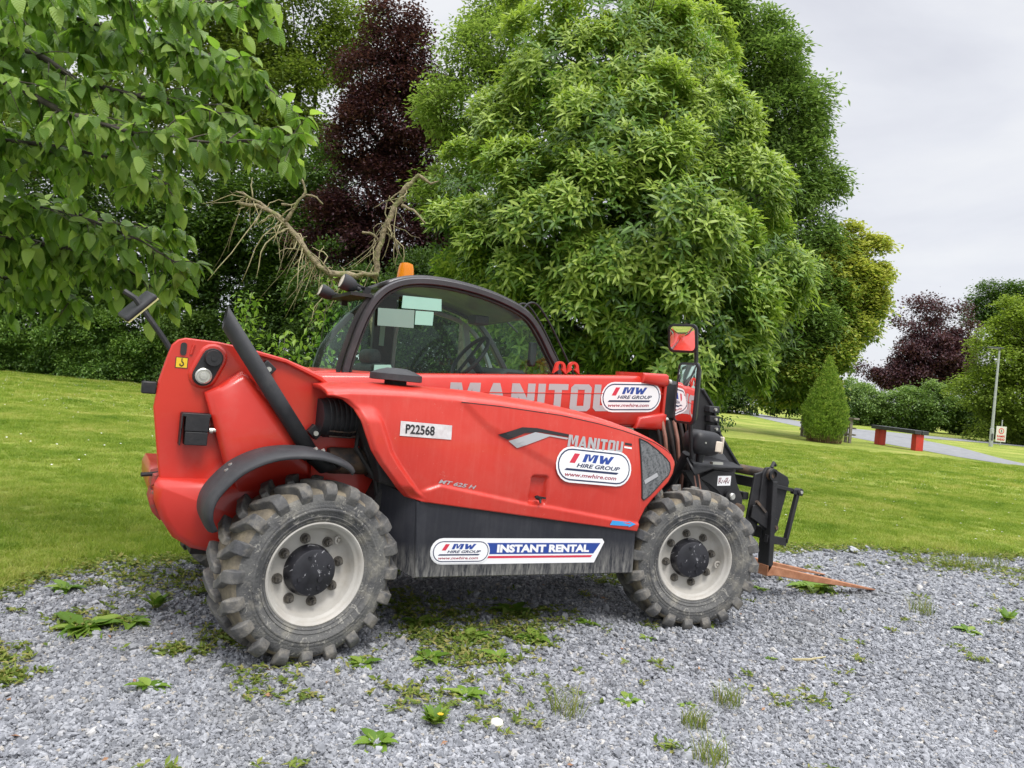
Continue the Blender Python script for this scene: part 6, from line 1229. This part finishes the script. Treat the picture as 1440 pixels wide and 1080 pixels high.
WD = [(-1.88, 3.58, .28, 'large broad-leaved dock weed left of the rear wheel, the biggest of all', 'rosette', 22),
 (-1.72, 3.72, .2, 'broad leaf weed touching the right side of the biggest dock weed', 'rosette', 9),
 (-1.71, 3.97, .17, 'upright tufty weed with brown base just left of the rear tyre', 'upright', 16),
 (-1.3, 3.03, .17, 'two-leaved flat weed on bare gravel in front of the rear wheel', 'rosette', 9),
 (-.07, 3.24, .16, 'flat bright green weed alone below the mossy patch', 'rosette', 12),
 (-.17, 2.93, .13, 'dense small round weed with a yellow flower near the white stone', 'upright', 26),
 (-.36, 2.75, .14, 'spreading weed at the bottom edge left of the yellow flower weed', 'rosette', 12),
 (.35, 3.15, .14, 'fine grassy tuft right of the white stone', 'grass', 0),
 (.63, 3.35, .12, 'small leafy weed right of the grassy tuft', 'rosette', 10),
 (.56, 4.42, .14, 'small weed on open gravel below the right end of the rental sticker', 'rosette', 12),
 (.87, 4.25, .08, 'tiny weed midway toward the front wheel', 'rosette', 9),
 (.87, 3.15, .11, 'grassy tuft at bottom centre right, left of the other two', 'grass', 0),
 (1.08, 3.42, .13, 'grassy tuft above the bottom centre right pair', 'grass', 0),
 (.86, 2.85, .13, 'grassy tuft cut by the bottom edge', 'grass', 0),
 (.89, 3.36, .07, 'tiny weed left of the upper grassy tuft at bottom centre right', 'rosette', 7),
 (2.43, 5.87, .34, 'long patch weed lying under the fork tip', 'rosette', 26),
 (1.96, 5.67, .13, 'small weed between the front tyre and the fork', 'rosette', 10),
 (3.02, 5.42, .16, 'small grassy weed on open gravel right of the forks', 'grass', 0),
 (3.13, 5.05, .17, 'flat weed near the right edge, lower of the right-hand weeds', 'rosette', 12),
 (3.62, 5.42, .18, 'spiky leaved weed at the right edge of the gravel', 'upright', 12),
 (1.51, 4.1, .06, 'tiny weed below the front wheel beside the stick', 'rosette', 8),
 (.24, 4.06, .2, 'leafy weed at the right end of the mossy patch', 'rosette', 18),
 (.06, 3.72, .17, 'light green weed at the lower right of the mossy patch', 'rosette', 12),
 (-.27, 3.62, .18, 'flat weed at the lower left of the mossy patch', 'rosette', 14),
 (.13, 4.5, .24, 'green weed below the left end of the rental sticker', 'rosette', 18),
 (-.37, 4.12, .2, 'green weed just right of the rear tyre', 'rosette', 14),
 (-.55, 3.48, .14, 'small weed just below the rear tyre', 'rosette', 12),
 (-.1, 3.98, .2, 'weed in the middle of the mossy patch', 'rosette', 16),
 (-2.29, 4.15, .2, 'flat weed near the lawn edge at far left', 'rosette', 12),
 (4.4, 7.3, .3, 'brownish grassy weed at the lawn edge far right, left of its neighbour', 'grass', 0),
 (4.8, 7.5, .3, 'brownish grassy weed at the lawn edge far right, right of its neighbour', 'grass', 0)]
for a in WD: weed(*a[:4], kind=a[4], n=a[5])
# scattered creeping growth nobody could count
r = np.random.default_rng(5); Bs = []
for l, d, s, n in [(-.2, 3.95, .28, 560), (.1, 4.1, .28, 480), (-.3, 4.3, .35, 420), (.2, 4.45, .3, 500), (-.1, 3.7, .22, 350), (-1.9, 3.7, .22, 400), (-2.05, 3.2, .16, 350), (-1.85, 3.0, .12, 220), (-1.2, 3.65, .16, 350), (-.9, 3.7, .15, 300), (-1.35, 3.45, .12, 160), (-.3, 3.15, .2, 110), (4.3, 7.45, .5, 900), (5.0, 7.3, .4, 600), (-2.0, 4.5, .4, 600), (-1.5, 4.4, .3, 500), (-1.1, 4.3, .2, 300), (2.4, 5.85, .2, 260), (.9, 5.6, .3, 450), (-.6, 4.5, .3, 350), (.07, 3.0, .15, 90), (-.9, 3.2, .2, 120), (1.5, 3.6, .3, 60), (0, 3.4, .5, 260)]:
    q = np.stack([l+r.normal(0, s*.5, n), d+r.normal(0, s*.4, n), r.uniform(.012, .03, n)], 1); Bs.append(q)
for i in range(210):
    l, d = vis_pts(1, 2.3, 8, .72); n = r.integers(5, 22); s = .03
    q = np.stack([l[0]+r.normal(0, s, n), d[0]+r.normal(0, s, n), r.uniform(.012, .03, n)], 1); Bs.append(q)
# ragged fringe along the lawn edge
xe = r.uniform(-3.5, 9, 9000); ye = edge_y(xe)+r.normal(-.06, .09, 9000)
B = np.concatenate([GV(np.concatenate(Bs)), np.stack([xe, ye, r.uniform(.012, .04, 9000)], 1)]); B = B[B[:, 1] < edge_y(B[:, 0])+.3]
B = B[r.uniform(size=len(B)) < .26]; g = r.integers(4, 9, len(B)); B = np.repeat(B, g, 0)+r.normal(0, .006, (g.sum(), 3))*[1, 1, .3]
n = len(B); D = unit(r.normal(0, 1, (n, 3))*[1, 1, .25]+[0, 0, .3]); U = unit(r.normal(0, .3, (n, 3))+[0, 0, 1])
V, F, k = leaf_geo(B, D, U, r.uniform(.016, .05, n), r.uniform(.008, .02, n), .15)
tag(link('creeping_weeds', npmesh('creeping_weeds', V, F, [L_moss], False, {'tint': ('FACE', 'FLOAT', np.repeat(r.uniform(0, 1, n)**1.2, k))})), kind='stuff')
# fallen brown leaves
n = 240; l, d = vis_pts(n, 2.4, 8, .72); B = GV(np.stack([l, d, np.full(n, .02)], 1)); B = B[B[:, 1] < edge_y(B[:, 0])+.6]; n = len(B)
V, F, k = leaf_geo(B, unit(r.normal(0, 1, (n, 3))*[1, 1, .15]), unit(r.normal(0, .4, (n, 3))+[0, 0, 1]), r.uniform(.015, .04, n), r.uniform(.01, .02, n), .1)
tag(link('fallen_leaves', npmesh('fallen_leaves', V, F, [pmat('dry_leaf', (.22, .10, .05), (.36, .22, .13), 3, .9)])), kind='stuff')
mb = MB(); mb.tube([G(1.62, 4.1, .02), G(1.72, 4.12, .022), G(1.84, 4.2, .02)], [.006, .007, .004], 6); tag(mb.build('stick', M_twig, None, at=G(1.72, 4.12, 0)), 'short pale stick lying on the gravel below the front wheel', 'stick')
mb = MB(); V = []; mb.tube([G(.065, 2.98, .0), G(.065, 2.98, .018), G(.065, 2.98, .034), G(.065, 2.98, .042)], [.022, .028, .022, .006], 12); tag(mb.build('white_stone', pmat('white_stone', (.6, .58, .52), (.75, .72, .66), 30, .8), None, at=G(.065, 2.98, 0), angle=180), 'single larger cream white stone on the gravel at bottom centre', 'stone')
mb = MB(); c = G(-.15, 2.9, .07)
for k in range(8): a = k*pi/4; mb.add([c, c+Vector((cos(a-.3)*.012, sin(a-.3)*.012, .002)), c+Vector((cos(a+.3)*.012, sin(a+.3)*.012, .002))], [(0, 1, 2)])
tag(mb.build('yellow_flower', plain('yellow_petal', (.75, .45, .02), .6), None, at=c), 'tiny yellow flower head on a weed at the bottom of the yard', 'flower')
